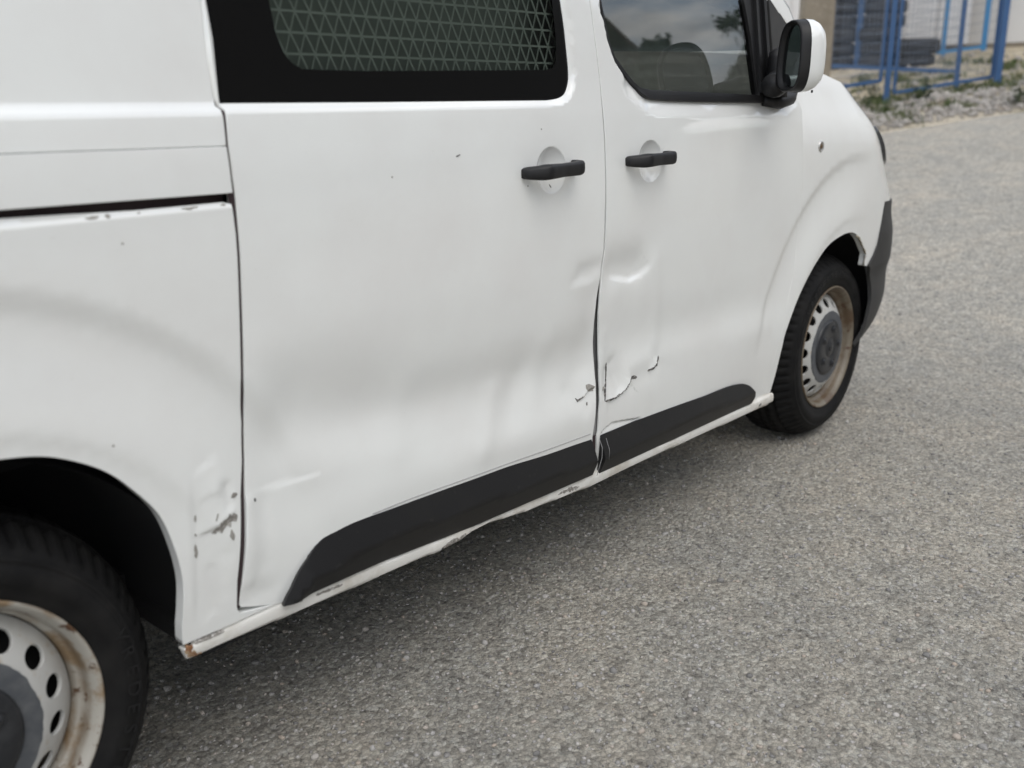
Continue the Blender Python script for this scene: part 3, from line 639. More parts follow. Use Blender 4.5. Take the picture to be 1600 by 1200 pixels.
mb = panel('moulding_gap_shade', [(1.428, .309), (1.475, .308), (1.473, .408), (1.427, .412)], plain_map(lambda x, z: base(x, z)+.0055), M['seal'], van, res=.02, flange=0)  # dark sheet standing in for the shade between the moulding ends
mo2 = panel('moulding', mf_out, plain_map(lambda x, z: f_mould(x, z, f_front, cz_f)), M['moulding'], fdoor, res=.014, flange=.022, edge=.008)
# bent loose end of the moulding and torn strip in the gap
v, f = tube([(1.444, -.062, .405), (1.449, -.066, .385), (1.446, -.068, .36), (1.440, -.064, .335), (1.443, -.056, .312)], [.0006, .0012, .001, .001, .0006], 6)
link('torn_edge', mesh_np('torn_edge', v, f), M['jamb'], slide)
v, f = tube([(1.476, -.058, .400), (1.480, -.066, .37), (1.479, -.066, .345)], [.0005, .0009, .0005], 6)
link('torn_edge', mesh_np('torn_edge', v, f), M['jamb'], fdoor)

# windows of the sliding door: black printed border, tinted pane, grille inside
pane_in = [tuple(p) for p in D['win_in']]+[(1.345, 1.58), (1.335, 1.62), (1.30, 1.64), (.70, 1.64), (.655, 1.625), (.638, 1.58)]
f_gl = lambda x, z: f_slide(x, z)*0+base(x, z)+.0125
def inset(loop, d):
    q = np.array(loop); c = q.mean(0); return [tuple(p) for p in q+(q-c)/np.linalg.norm(q-c, axis=1)[:, None]*d]
sw = panel('window', inset(WIN_S, .001), plain_map(f_gl), M['frit'], slide, holes=[pane_in], res=.05, flange=0, edge=.012)
panel('pane', inset(pane_in, .002), plain_map(lambda x, z: f_gl(x, z)+.0012), M['tint'], slide, res=.05, flange=0, edge=.02)
parts = []
gy = lambda z: float(base(0, z))+.030
zr = [1.2312+.0327*k for k in range(13)]
for z in zr: parts.append(bar((.60, gy(z), z), (1.38, gy(z), z), .0020, .0038, (0, 0, 1)))
nx = 27
for k in range(12):
    z0, z1 = zr[k], zr[k+1]
    for i in range(nx):
        x0 = .60+i*.030-.015*(k % 2); x1 = x0+.030; xm = (x0+x1)/2
        parts.append(bar((x0, gy(z0), z0), (xm, gy(z1), z1), .0016, .0030)); parts.append(bar((xm, gy(z1), z1), (x1, gy(z0), z0), .0016, .0030))
v, f = join(parts); tag(link('window_grille', mesh_np('window_grille', v, f, False), M['grille'], van), 'grey green triangle grille behind the sliding door window')
# front door window: seal frame, pane, sail panel
fgl = [tuple(p) for p in D['fwin_glass']]; FG = fgl+[(2.195, 1.50), (2.10, 1.56), (1.86, 1.745), (1.82, 1.755), (1.61, 1.755), (1.565, 1.745), (1.548, 1.70)]
f_fs = lambda x, z: base(x, z)+.010
wsf = panel('window_seal', inset(WIN_F, .001), plain_map(lambda x, z: base(x, z)+.008-.004*smooth((1.215-np.asarray(z))/.02)), M['black_plastic'], fdoor, holes=[FG, ], res=.03, flange=.02, edge=.010)
panel('window', inset(FG, .003), plain_map(lambda x, z: base(x, z)+.017), M['glass'], fdoor, res=.05, flange=0, edge=.02)
qd = [tuple(p) for p in D['quarter']]; qd[-1] = (2.305, 1.468); qd[0] = (2.265, 1.468)
qd2 = [(2.30, 1.300), (2.3706, 1.3024), (2.4267, 1.3837), (2.3810, 1.4165), (2.315, 1.463), (2.290, 1.463)]
panel('sail_panel', qd2, plain_map(lambda x, z: base(x, z)+.001), M['bumper'], fdoor, res=.03, flange=.01)
for (a, b, w) in (((2.219, 1.205), (2.214, 1.46), .012), ((2.272, 1.205), (2.262, 1.47), .016)):
    v, f = bar((a[0], float(base(0, a[1]))+.006, a[1]), (b[0], float(base(0, b[1]))+.006, b[1]), w, .016, (0, 1, 0)); link('window_bar', mesh_np('window_bar', v, f, False), M['black_plastic'], fdoor)

# door handles
def handle(x0, x1, z0, z1, parent, slab):
    n = 25; V = []; F = []; m = 16
    us = np.linspace(0, 1, n)
    for u in us:
        x = x0+(x1-x0)*u; zc = z0+(z1-z0)*u
        yb = float(base(x, zc)); so = .004+.034*float(smooth(u/.24))*1.0*float(smooth((1-u)/.17))
        hh = np.interp(u, [0, .05, .2, .5, .8, .95, 1], [.008, .0122, .0156, .0140, .0148, .0140, .0090])
        dp = np.interp(u, [0, .08, .26, .5, .80, .93, 1], [.010, .018, .013, .0095, .011, .017, .010])
        for k in range(m):
            a = 2*math.pi*k/m; ca, sa = math.cos(a), math.sin(a)
            V.append((x, yb-so+dp*math.copysign(abs(ca)**.55, ca), zc+hh*math.copysign(abs(sa)**.6, sa)+.004*(u-.5)*(abs(u-.5) > .3)))
    for i in range(n-1):
        for k in range(m): F.append((i*m+k, (i+1)*m+k, (i+1)*m+(k+1) % m, i*m+(k+1) % m))
    F.append(tuple(range(m))); F.append(tuple(range((n-1)*m, n*m))[::-1])
    h = link('door_handle', mesh_np('door_handle', V, F), M['black_plastic'], parent)
    return h
a, b = D['handle_rear_ends']; handle(1.164, 1.339, a[1]+.001, b[1]+.004, slide, 0)
a, b = D['handle_front_ends']; handle(1.534, 1.703, a[1]+.001, b[1]+.003, fdoor, 0)

# marks on the doors
SMp, FMp, QMp = plain_map(f_slide), plain_map(f_front), plain_map(f_quarter)
decal('paint_chip', stroke(D['tear_a'], [.0016, .0038, .0046, .0040, .0040, .0042], .4, 1), FMp, M['chip'], fdoor)
decal('paint_chip', stroke(D['tear_a_hook'], [.002, .0042, .0025], .5, 2), FMp, M['chip'], fdoor)
decal('paint_chip', stroke(D['tear_b'], [.0018, .0040, .0056, .0028], .4, 3), FMp, M['chip'], fdoor)
decal('paint_chip', stroke(D['tear_v'], [.0022, .0006, .0005, .0014, .0008], .3, 4), FMp, M['chip'], fdoor)
decal('paint_chip', blob((1.481, .521), .005, .006, 9, 5), FMp, M['primer'], fdoor)
decal('bare_primer', D['primer'][:2]+[(1.443, .5362), (1.440, .5260)]+D['primer'][4:], SMp, M['primer'], slide)
decal('paint_chip', stroke(D['nick_a'], [.001, .0022, .001], .5, 6), SMp, M['chip'], slide)
decal('paint_chip', blob((1.412, .5005), .002, .004, 7, 8), SMp, M['chip'], slide)
for k, (p, w) in enumerate(((D['scrape_a'], [.003, .007, .0085, .007]), (D['scrape_b'], [.003, .005, .003]), (D['scrape_c'], [.001, .003, .001]), (D['scrape_d'], [.002, .001, .002]), (D['scrape_e'], [.0012, .0022, .0015]), (D['scrape_f'], [.0014, .0018, .001]), (D['scrape_g'], .0012))):
    decal('scrape', stroke(p, w, .6, 20+k), QMp, M['scuff' if k in (0, 1) else 'primer'], quarter)
decal('scrape', stroke([(.418, .5395), (.431, .5445), (.440, .5475)], [.001, .0042, .001], .5, 40), QMp, M['primer'], quarter, .0012)
decal('paint_chip', stroke(D['chip_door'], [.001, .0015, .001], .3, 50), SMp, M['chip'], slide)
decal('press_line_shade', stroke(PRESS, .0008, .2, 52), SMp, M['line'], slide)  # flat grey stroke painted as the groove's shade
decal('paint_chip', stroke(D['speck_a'], .0007, .3, 51), SMp, M['chip'], slide)
for k, (xa, xb, w) in enumerate(((.262, .281, .0011), (.290, .297, .0016), (.405, .432, .0009), (.337, .341, .0008), (.470, .478, .0012))): decal('paint_chip', stroke([(xa, 1.0432), ((xa+xb)/2, 1.0426+.0008*(k % 2)), (xb, 1.0436)], [w*.3, w, w*.4], .9, 60+k), QMp, M['primer'], quarter)
for k, p in enumerate(D['specks'][:2]+D['specks'][4:10:2]): decal('speck', blob(p, .0011, .0011, 7, 80+k), QMp if p[0] < .46 else SMp, M['primer'], quarter if p[0] < .46 else slide)
decal('paint_chip', stroke([(1.265, 1.020), (1.268, 1.0135)], .0008, .2, 99), SMp, M['chip'], slide)
# ---------------------------------------------------------------- front end: fender, bumper, bonnet, headlamp
RC = .55
TF = np.array([(.20, 3.06), (.60, 3.16), (.80, 3.15), (.856, 3.116), (.94, 3.045), (1.01, 3.00), (1.10, 2.97), (1.30, 2.93)])
TB = np.array([(.20, 2.99), (.287, 3.045), (.359, 3.130), (.47, 3.203), (.579, 3.218), (.64, 3.217), (.703, 3.200), (.742, 3.186), (.80, 3.172), (.85, 3.165)])
ZE = np.array([(2.3, 1.32), (2.45, 1.305), (2.7, 1.285), (2.95, 1.247), (3.1, 1.195), (3.22, 1.135), (3.35, 1.06), (3.6, .97)])
ze = lambda x: np.interp(x, ZE[:, 0], ZE[:, 1])
def corner(tab, extra):
    def fn(t, z):
        t = np.asarray(t, float); z = np.asarray(z, float)
        t0 = pchip(z, tab[:, 0], tab[:, 1]); s = np.clip(t-t0, 0, None); th = np.clip(s/RC, 0, 1.35); rest = np.clip(s/RC-1.35, 0, None)*RC
        x = np.minimum(t, t0)+RC*np.sin(th)+rest*math.cos(1.35); y = base(np.minimum(t, 2.97), z)*(1-0)+RC*(1-np.cos(th))+rest*math.sin(1.35)
        k = smooth((t-2.80)/.3)
        yb = base(np.minimum(t, t0), z)*(1-k)+k*(pchip(z, PROF[:, 0], PROF[:, 1])-.006)
        y = y-base(np.minimum(t, 2.97), z)+yb
        return extra(t, x, y, z)
    return fn
def fx(t, x, y, z):
    c = np.clip((z-1.0)/(ze(x)-1.0), 0, 1.2); return x, y+.105*c**2.3-.018*c*smooth((z-1.15)/.1), z
FENM = corner(TF, fx)
BUMM = corner(TB, lambda t, x, y, z: (x, y+.004-.010*smooth((z-.56)/.05)*smooth((.80-z)/.1)+.02*smooth((.40-z)/.15), z))
fa = [tuple(p) for p in D['front_arch']]; fb = [tuple(p) for p in D['fender_bumper']]
fg_out = off(fg, .0015)
ftop = [(t, float(ze(t))) for t in (3.30, 3.15, 3.0, 2.85, 2.7, 2.55, 2.46)]
fa2 = spl([(2.4100, .2935)]+fa[1:3]+[(2.462, .487), (2.516, .575), (2.585, .640), (2.660, .694), (2.727, .728), (2.80, .745), (2.875, .752), (2.94, .744), (3.000, .715), (3.045, .681), (3.081, .655)], 4)+[(3.077, .6145)]
fender_out = fa2+[(3.099, .609), (3.142, .642), (3.166, .678), (3.172, .730), (3.176, .806), (3.185, .832), (3.40, .825), (3.75, .80), (3.95, .80), (3.95, .93), (3.60, .95), (3.42, 1.02)]+ftop+[(2.452, 1.262), (2.445, 1.236)]+fg_out[1:-1]+[(2.3655, .2940)]
fender = panel('front_fender', fender_out, FENM, M['paint'], van, res=.018, flange=.022, edge=.010, refine=[([(2.46, 1.24), (3.3, 1.06)], .05, .011), ([(3.0, .72), (3.1, .62)], .03, .006)])
# cracked filler along the front of the arch
for k, (pts, rad) in enumerate((([(2.965, .736), (2.985, .727), (3.005, .7135), (3.025, .700)], [.0022, .0035, .0025, .0035]), ([(3.025, .700), (3.045, .684), (3.062, .672), (3.078, .660)], [.0036, .0025, .004, .003]), ([(3.0795, .652), (3.078, .634), (3.076, .617)], [.0035, .0030, .002]))):
    q = []
    for (t, z) in pts:
        a, b_, c = FENM(np.array([t]), np.array([z])); q.append((float(a[0])-.003, float(b_[0])+.003, float(c[0])-.003))
    v, f = tube(q, rad, 7); v = v+np.random.default_rng(k).normal(0, .0020, v.shape); link('cracked_filler', mesh_np('cracked_filler', v, f), M['filler'] if k != 2 else M['primer'], fender)
# hole of the side repeater with its metal ring
c = D['repeater'][0]; yr = float(base(c[0], c[1]))
v, f = lathe_y([(.0105, -.001), (.013, -.003), (.0155, -.003), (.0170, .000), (.0170, .004)], 28, (c[0], yr, c[1])); rp = link('repeater_ring', mesh_np('repeater_ring', v, f), M['metal'], fender)
v, f = lathe_y([(0, -.0035), (.0065, -.0035), (.0085, -.001), (.0110, .001)], 24, (c[0], yr, c[1])); link('bolt', mesh_np('bolt', v, f), M['orange'], fender)
# bumper
ba = [(3.1126, .6084), (3.1558, .5557), (3.174, .5055), (3.170, .446), (3.156, .377), (3.146, .322), (3.143, .300)]
bump_out = spl(ba, 4)+[(3.20, .262), (3.95, .25), (3.95, .798), (3.75, .798), (3.40, .8225), (3.1875, .8285), (3.1795, .806), (3.1755, .730), (3.1695, .677), (3.1450, .640), (3.101, .6065)]
bumper = panel('front_bumper', bump_out, BUMM, M['bumper'], van, res=.022, flange=.010, edge=.012)
v_, f_ = [], []
HLM = corner(TF, lambda t, x, y, z: (lambda a: (a[0]+.010, a[1]-.010, a[2]))(fx(t, x, y, z)))
panel('headlamp', smooth_loop([(3.20, 1.005), (3.30, .955), (3.52, .93), (3.70, .94), (3.66, .985), (3.42, 1.035), (3.22, 1.085), (3.165, 1.10), (3.175, 1.04)], 2), HLM, M['lamp'], van, res=.025, flange=.02, edge=.012)
# bonnet and windscreen, mirrored about the middle of the van (y = .87)
YC = .87
xs = np.linspace(2.36, 3.62, 64); us = np.linspace(0, 1, 25); V = []; F = []
for x in xs:
    t0x = 3.02; y0 = .048+max(0, RC-math.sqrt(max(0, RC**2-min(max(x-t0x, 0), RC*.999)**2)))
    for u in us:
        y = y0+(YC-y0)*u; zc = .035*(1-(1-u)**2.4); V.append((x, y, float(ze(x))-.004+zc))
n = len(us)
for i in range(len(xs)-1):
    for j in range(n-1): F.append((i*n+j, (i+1)*n+j, (i+1)*n+j+1, i*n+j+1))
V = np.array(V); V2 = V*[1, -1, 1]+[0, 2*YC, 0]; F2 = [q[::-1] for q in F]
v, f = join([(V, F), (V2, F2)]); link('bonnet', mesh_np('bonnet', v, f), M['paint'], van)
V = []; F = []
prof_ws = [(2.40, 1.325), (2.30, 1.385), (2.10, 1.51), (1.90, 1.635), (1.72, 1.745), (1.58, 1.815)]
for (x, z) in prof_ws:
    yl = float(base(0, z))+.05
    for u in np.linspace(0, 1, 13):
        y = yl+(2*YC-2*yl)*u; b_ = 1-(2*u-1)**2; V.append((x+.20*b_, y, z+.02*b_))
for i in range(len(prof_ws)-1):
    for j in range(12): F.append((i*13+j, (i+1)*13+j, (i+1)*13+j+1, i*13+j+1))
link('windscreen', mesh_np('windscreen', np.array(V), F), M['dark_glass'], van)
# windscreen pillars: a strip of body between the door frame and the glass
def pillar(mir):
    pts = [(2.462, 1.262, 1.305), (2.470, 1.372, 1.420), (2.345, 1.478, 1.500), (2.10, 1.655, 1.640), (1.90, 1.800, 1.790)]
    V = []; F = []
    edge_ = [((2.447, 1.242), (2.50, 1.315)), ((2.466, 1.376), (2.478, 1.345)), ((2.415, 1.437), (2.44, 1.42)), ((2.347, 1.481), (2.40, 1.462)), ((2.12, 1.640), (2.20, 1.625)), ((1.903, 1.803), (1.96, 1.80)), ((1.55, 1.83), (1.60, 1.85))]
    for (a, b) in edge_:
        ya = float(base(0, a[1])); yb = float(base(0, b[1]))+.055
        for u in np.linspace(0, 1, 7):
            x = a[0]+(b[0]-a[0])*u; z = a[1]+(b[1]-a[1])*u+.012*math.sin(u*math.pi); y = ya+(yb-ya)*u**1.6
            V.append((x, y if not mir else 2*YC-y, z))
    for i in range(len(edge_)-1):
        for j in range(6):
            q = (i*7+j, i*7+j+1, (i+1)*7+j+1, (i+1)*7+j); F.append(q if not mir else q[::-1])
    return np.array(V), F
for mir in (0, 1): v, f = pillar(mir); link('windscreen_pillar', mesh_np('windscreen_pillar', v, f), M['paint'], van)
# roof, far side, tail and underbody
V = []; F = []
rx = [(-.80, 0), (-.76, .02), (0, .05), (.8, .05), (1.40, .04), (1.60, 0.01)]
for x, dz in rx:
    for u in np.linspace(0, 1, 21):
        a = (u*2-1); y = YC+a*(YC-.082); V.append((x, y, 1.796+(dz+.075)*(1-abs(a)**5)))
for i in range(len(rx)-1):
    for j in range(20): F.append((i*21+j, i*21+j+1, (i+1)*21+j+1, (i+1)*21+j))
link('roof', mesh_np('roof', np.array(V), F), M['paint'], van)
# far side: one skin with the cab window open in it
def far(t, z):
    y = 2*YC-base(t, z); return (np.asarray(t, float), y, np.asarray(z, float))
far_out = [(-.78, .27), (-.36, .30), (-.345, .45), (-.28, .653), (-.1, .745), (.1, .745), (.28, .653), (.345, .45), (.36, .27), (2.41, .27), (2.46, .49), (2.60, .66), (2.8, .745), (2.9, .745), (3.0, .72), (3.0, 1.23), (2.46, 1.30), (2.45, 1.40), (1.90, 1.80), (-.78, 1.80)]
far_w = [(1.53, 1.23), (1.62, 1.205), (2.33, 1.195), (2.40, 1.26), (2.30, 1.45), (1.88, 1.74), (1.56, 1.74)]
fs = panel('far_side', far_out, far, M['paint'], van, holes=[far_w], res=.06, flange=0, edge=.04)
for p in fs.data.polygons: pass
panel('far_window', far_w, lambda t, z: (lambda a: (a[0], a[1]-.01, a[2]))(far(t, z)), M['dark_glass'], van, res=.1, flange=0, edge=.06)
v, f = box(-.80, -.775, .02, 1.72, .32, 1.80); link('tail_door', mesh_np('tail_door', v, f, False), M['paint'], van)
v, f = box(-.84, -.80, -.02, 1.76, .30, .55); link('rear_bumper', mesh_np('rear_bumper', v, f, False), M['bumper'], van)
parts = [box(.40, 2.34, .015, 1.725, .285, .31), box(.62, 2.15, .42, 1.32, .19, .285), box(-.75, .40, .26, 1.48, .27, .36), box(2.34, 3.5, .30, 1.44, .26, .30)]  # low middle box added to deepen the shadow under the van
v, f = join(parts); link('underbody', mesh_np('underbody', v, f, False), M['liner'], van)
# inside: floor, cargo walls added behind the skin to block light, bulkhead, dashboard, seats
parts = [box(.40, 1.52, .035, .045, .31, 1.19), box(1.53, 2.30, .055, .065, .31, 1.14), box(-.74, .48, .03, .04, .75, 1.50), box(-.74, 1.50, 1.60, 1.61, .3, 1.80), box(1.46, 1.48, .06, 1.66, .31, 1.79),
         box(-.74, 2.4, .3, 1.4, .60, .62)]
v, f = box(.52, 1.44, .085, .095, 1.10, 1.75); link('cargo_panel', mesh_np('cargo_panel', v, f, False), M['backing'], van)
v, f = join(parts); link('cargo_lining', mesh_np('cargo_lining', v, f, False), M['dark'], van)
v, f = join([box(2.10, 2.42, .10, 1.64, .75, 1.16), box(2.20, 2.44, .12, 1.62, 1.16, 1.20)]); link('dashboard', mesh_np('dashboard', v, f, False), M['cab'], van)
sx = 1.56
for yc in (.40, 1.30):
    seat = link('seat', mesh_np('seat', *box(sx+.05, sx+.52, yc-.24, yc+.24, .62, .80)), M['cab'], van)
    v, f = tube([(sx+.14, yc, .80), (sx+.08, yc, 1.05), (sx+.03, yc, 1.33)], [.22, .23, .19], 14); v[:, 0] = sx+.10+(v[:, 0]-sx-.10)*.42-(v[:, 2]-.8)*.10; link('backrest', mesh_np('backrest', v, f), M['cab'], seat)
    v, f = tube([(sx, yc, 1.37), (sx-.01, yc, 1.44), (sx-.02, yc, 1.53)], [.11, .13, .09], 12); v[:, 0] = sx+(v[:, 0]-sx)*.5; link('headrest', mesh_np('headrest', v, f), M['cab'], seat)
tv = []
n = 40; cw = Vector((2.02, 1.30, 1.12)); ax = Vector((.55, 0, -.83)).normalized(); s_ = Vector((0, 1, 0)); t_ = ax.cross(s_)
v, f = tube([cw+(s_*math.cos(2*math.pi*k/n)+t_*math.sin(2*math.pi*k/n))*.19 for k in range(n+1)], .015, 8, False); link('steering_wheel', mesh_np('steering_wheel', v, f), M['cab'], van)
# wheel-arch liners: half barrels open towards the ground
def liner(cx, r, y0, y1, mir, a0=-.02, a1=1.04):
    prof = [(r, y0), (r+.012, y0+.05), (r+.012, y1), (.05, y1)]
    V = []; F = []; n = 40; m = len(prof)
    for k in range(n+1):
        a = math.pi*(a0+(a1-a0)*k/n)
        for rr_, y in prof: V.append((cx+rr_*math.cos(a), y if not mir else 2*YC-y, WR+rr_*math.sin(a)))
    for k in range(n):
        for i in range(m-1): F.append((k*m+i, k*m+i+1, (k+1)*m+i+1, (k+1)*m+i))
    return np.array(V), F
for cx, r in ((0, .412), (WB, .418)):
    for mir in (0, 1):
        v, f = liner(cx, r, -.018 if cx == 0 else .020, .34, mir, -.02 if cx == 0 else .0); link('wheel_arch_liner', mesh_np('wheel_arch_liner', v, f), M['liner'], van)

# ---------------------------------------------------------------- wheels
def tyre_mesh(R_=WR, w=.215, nblk=64, seed=0):
    prof = [(.2125, .010), (.2150, .002), (.2220, -.001), (.226, -.0045), (.232, -.0060), (.2335, -.0068), (.246, -.0090), (.2475, -.0105), (.272, -.0112), (.2735, -.0095), (.280, -.0075), (.2815, -.0085), (.2850, -.0080), (.2862, -.0055), (.2925, -.0015), (.299, .0040), (.305, .0105), (.3110, .0190), (.3165, .0280), (.3215, .0370), (.3262, .0460),
            (.3280, .052), (.320, .054), (.321, .062), (.3315, .064), (.335, .088), (.327, .090), (.327, .099), (.335, .101), (.335, .118), (.327, .120), (.327, .129), (.3348, .131), (.3345, .150), (.326, .152), (.326, .158), (.3342, .160), (.333, .176), (.328, .190), (.318, .198), (.300, .205), (.262, .208), (.232, .204), (.2125, .194)]
    V = []; F = []; m = len(prof); n = nblk*6
    for k in range(n):
        a = 2*math.pi*k/n; ph = k % 6
        for r, y in prof:
            rr_ = r; sk = 0
            if r > .297 and .002 < y+.006 and (y < .0525 or y > .159):
                if ph in (4, 5): rr_ = r-.0085*min(1, (r-.297)/.014)
            elif r > .333 and .064 <= y <= .15 and (k+int(y*90)) % 6 in (0,): rr_ = r-.006
            aa = a+.9*max(0, (abs(y-.1)-.05))*0+ (y-.1)*.35
            V.append((rr_*math.cos(aa), y, rr_*math.sin(aa)))
    for k in range(n):
        for i in range(m-1): F.append((k*m+i, k*m+i+1, ((k+1) % n)*m+i+1, ((k+1) % n)*m+i))
    V = np.array(V)*[R_/.335, 1, R_/.335]
    V[:, 2] = np.maximum(V[:, 2], -R_+.001)
    return mesh_np('tyre', V, [q[::-1] for q in F])
def rim_y(r): return np.interp(r, [0, .10, .129, .136, .150, .165, .178, .190], [.001, .001, .0015, .0045, .013, .023, .033, .046])
circ = lambda r, n: [(r*math.cos(2*math.pi*k/n), r*math.sin(2*math.pi*k/n)) for k in range(n)]
def rim_disc_mesh(phase):
    holes = []
    for k in range(16):
        a = 2*math.pi*(k+phase)/16; ca, sa = math.cos(a), math.sin(a); h = []
        for j in range(18):
            b = 2*math.pi*j/18; u, w = .0165*math.cos(b), .0195*math.sin(b); h.append(((.1575+u)*ca-w*sa, (.1585+u)*sa+w*ca))
        holes.append(h)
    return panel('rim_disc', circ(.1885, 96), lambda x, z: (np.asarray(x, float), rim_y(np.hypot(x, z)), np.asarray(z, float)), None, None, holes=holes, res=.010, flange=.004, edge=.0045, link_it=False)
rim_prof = [(.2120, .008), (.2175, .0035), (.2200, -.0010), (.2196, -.0045), (.2170, -.0060), (.2135, -.0045), (.2095, .0010), (.2060, .0065), (.2035, .0125), (.2025, .0210), (.2000, .0270), (.1955, .0300), (.1925, .0340), (.1905, .0440), (.1890, .0580), (.1870, .0750)]
def rag(r0, amp, n, seed):
    rr_ = np.random.default_rng(seed); ph = rr_.uniform(0, 6.28, 8); o = []
    for k in range(n):
        a = 2*math.pi*k/n; o.append(((r0+amp*sum(math.sin(a*m_+ph[i])/(1+.35*i) for i, m_ in enumerate((2, 3, 5, 9, 14, 23, 37, 51))))*math.cos(a), (r0+amp*sum(math.sin(a*m_+ph[i])/(1+.35*i) for i, m_ in enumerate((2, 3, 5, 9, 14, 23, 37, 51))))*math.sin(a)))
    return o
def sidewall_letter(ch, r, a, size):
    """one raised letter bent round the sidewall at angle a, its top outwards"""
    cu = bpy.data.curves.new('glyph', 'FONT'); cu.body = ch; cu.size = size*1.38; cu.extrude = .0007; cu.align_x = 'CENTER'; cu.resolution_u = 4
    ob = bpy.data.objects.new('glyph', cu); COL.objects.link(ob); bpy.context.view_layer.update(); me = ob.to_mesh(); V = []
    for v in me.vertices:
        rr_ = r+v.co.y; aa = a-v.co.x*1.15/r; V.append((rr_*math.cos(aa), -.0112-v.co.z, rr_*math.sin(aa)))
    F = [tuple(p.vertices) for p in me.polygons]; ob.to_mesh_clear(); bpy.data.objects.remove(ob); bpy.data.curves.remove(cu)
    return mesh_np('letter', np.array(V), F, False)
v, f = lathe_y([(0, .058), (.186, .068), (.187, .16), (.0, .17)], 40); drum_me = mesh_np('brake_drum', v, [q[::-1] for q in f]); drum_me.materials.append(M['liner'])
tyre_me = tyre_mesh(); tyre_me.materials.append(M['rubber'])
disc_me = rim_disc_mesh(.35); disc_me.materials.append(M['rim_disc'])
v, f = lathe_y(rim_prof, 128); rim_me = mesh_np('rim', v, [q[::-1] for q in f]); rim_me.materials.append(M['rim'])
v, f = lathe_y([(0, -.011), (.030, -.011), (.033, -.0088), (.036, -.0088), (.039, -.011), (.080, -.010), (.092, -.0075), (.099, -.0035), (.101, .006)], 72); capv, capf = v, f
parts = [(capv, [q[::-1] for q in capf])]
for k in range(5):
    a = 2*math.pi*(k+.3)/5; v, f = lathe_y([(0, -.0065), (.0075, -.0055), (.0100, -.001), (.0130, .0005), (.0145, -.0018), (.0170, .0025)], 20, (.066*math.cos(a), -.011, .066*math.sin(a))); parts.append((v, [q[::-1] for q in f]))
for s in (0, 1):                                   # small double chevron in the middle
    zc = -.010+.012*s
    for q in (-1, 1): parts.append(bar((0, -.012, zc+.010), (q*.016, -.012, zc-.002), .004, .004, (0, 1, 0)))
v, f = join(parts); cap_me = mesh_np('hub_cap', v, f); cap_me.materials.append(M['cap'])
ring_me = panel('cap_ring', rag(.129, .0013, 140, 5), lambda x, z: (np.asarray(x, float), rim_y(np.hypot(x, z))-.0012, np.asarray(z, float)), None, None, res=.012, flange=.0008, edge=.006, link_it=False); ring_me.materials.append(M['cap_ring'])
letter_mes = [sidewall_letter(ch, .2545, R(16-7.2*i), .0215) for i, ch in enumerate('VREDESTEIN')]
for me in letter_mes: me.materials.append(M['letter'])
def wheel(cx, mir, rot, yoff=0, rad=WR):
    w = empty('wheel', (cx, yoff if not mir else 2*YC-yoff, rad)); w.parent = van; w.rotation_euler = (0, 0, math.pi if mir else 0)
    ty = link('tyre', tyre_me, None, w); ty.scale = (rad/WR, 1, rad/WR)
    if not mir:
        for me in letter_mes: link('letter', me, None, w).rotation_euler = (0, rot, 0)
    rm = link('rim', rim_me, None, w); rm.rotation_euler = (0, rot*1.7, 0)
    bd = link('brake_drum', drum_me, None, w); dk = link('rim_disc', disc_me, None, w); hc = link('hub_cap', cap_me, None, w); rg = link('cap_ring', ring_me, None, w); dk.rotation_euler = hc.rotation_euler = rg.rotation_euler = (0, rot, 0)
    return w
wheel(0, 0, 0, 0, .329); w = wheel(WB, 0, -2.2); wheel(0, 1, .5, 0, .329); wheel(WB, 1, 1.2)
for ch in w.children:
    if ch.name.startswith('rim') and not ch.name.startswith('rim_disc'):
        ch.data = rim_me.copy(); ch.data.materials[0] = M['rim_rust_shaded']; ch['label'] = 'rim with rusty flaking lip'

# ---------------------------------------------------------------- door mirror
mroot = empty('side_mirror', (0, 0, 0)); mroot.parent = van
mc = Vector((2.108, -.172, 1.293)); na = R(140)
N_ = Vector((math.cos(na), math.sin(na), 0)); U_ = Vector((math.sin(na), -math.cos(na), 0)); W_ = Vector((0, 0, 1))   # glass normal, width axis (towards the outside), up
if U_.y > 0: U_ = -U_
def msec(hw, hh, dep, cu=0, cv=0, n=40, ex=2.9, taper=.0):
    o = []
    for k in range(n):
        a = 2*math.pi*k/n; ca, sa = math.cos(a), math.sin(a); u = hw*math.copysign(abs(ca)**(2/ex), ca); v_ = hh*math.copysign(abs(sa)**(2/ex), sa)
        u = u*(1-taper*(v_/hh))
        # the inner upper corner is cut back
        o.append(mc+U_*(u+cu-.010*(v_/hh)*(u < 0)*-1)+W_*(v_+cv)+N_*dep)
    return o
def loft(secs, cap0=False, cap1=False):
    n = len(secs[0]); V = [tuple(p) for s in secs for p in s]; F = []
    for i in range(len(secs)-1):
        for k in range(n): F.append((i*n+k, i*n+(k+1) % n, (i+1)*n+(k+1) % n, (i+1)*n+k))
    if cap0: F.append(tuple(range(n))[::-1])
    if cap1: F.append(tuple(range((len(secs)-1)*n, len(secs)*n)))
    return np.array(V), F
hw, hh = .070, .088
v, f = loft([msec(hw-.012, hh-.012, -.010), msec(hw-.008, hh-.008, .004), msec(hw-.003, hh-.003, .006), msec(hw, hh, .001), msec(hw+.001, hh+.001, -.022)]); bz = link('mirror_bezel', mesh_np('mirror_bezel', v, f), M['black_plastic'], mroot)
v, f = loft([msec(hw-.013, hh-.013, -.007)], False, True); link('mirror_glass', mesh_np('mirror_glass', v, f, False), M['mirror'], mroot)
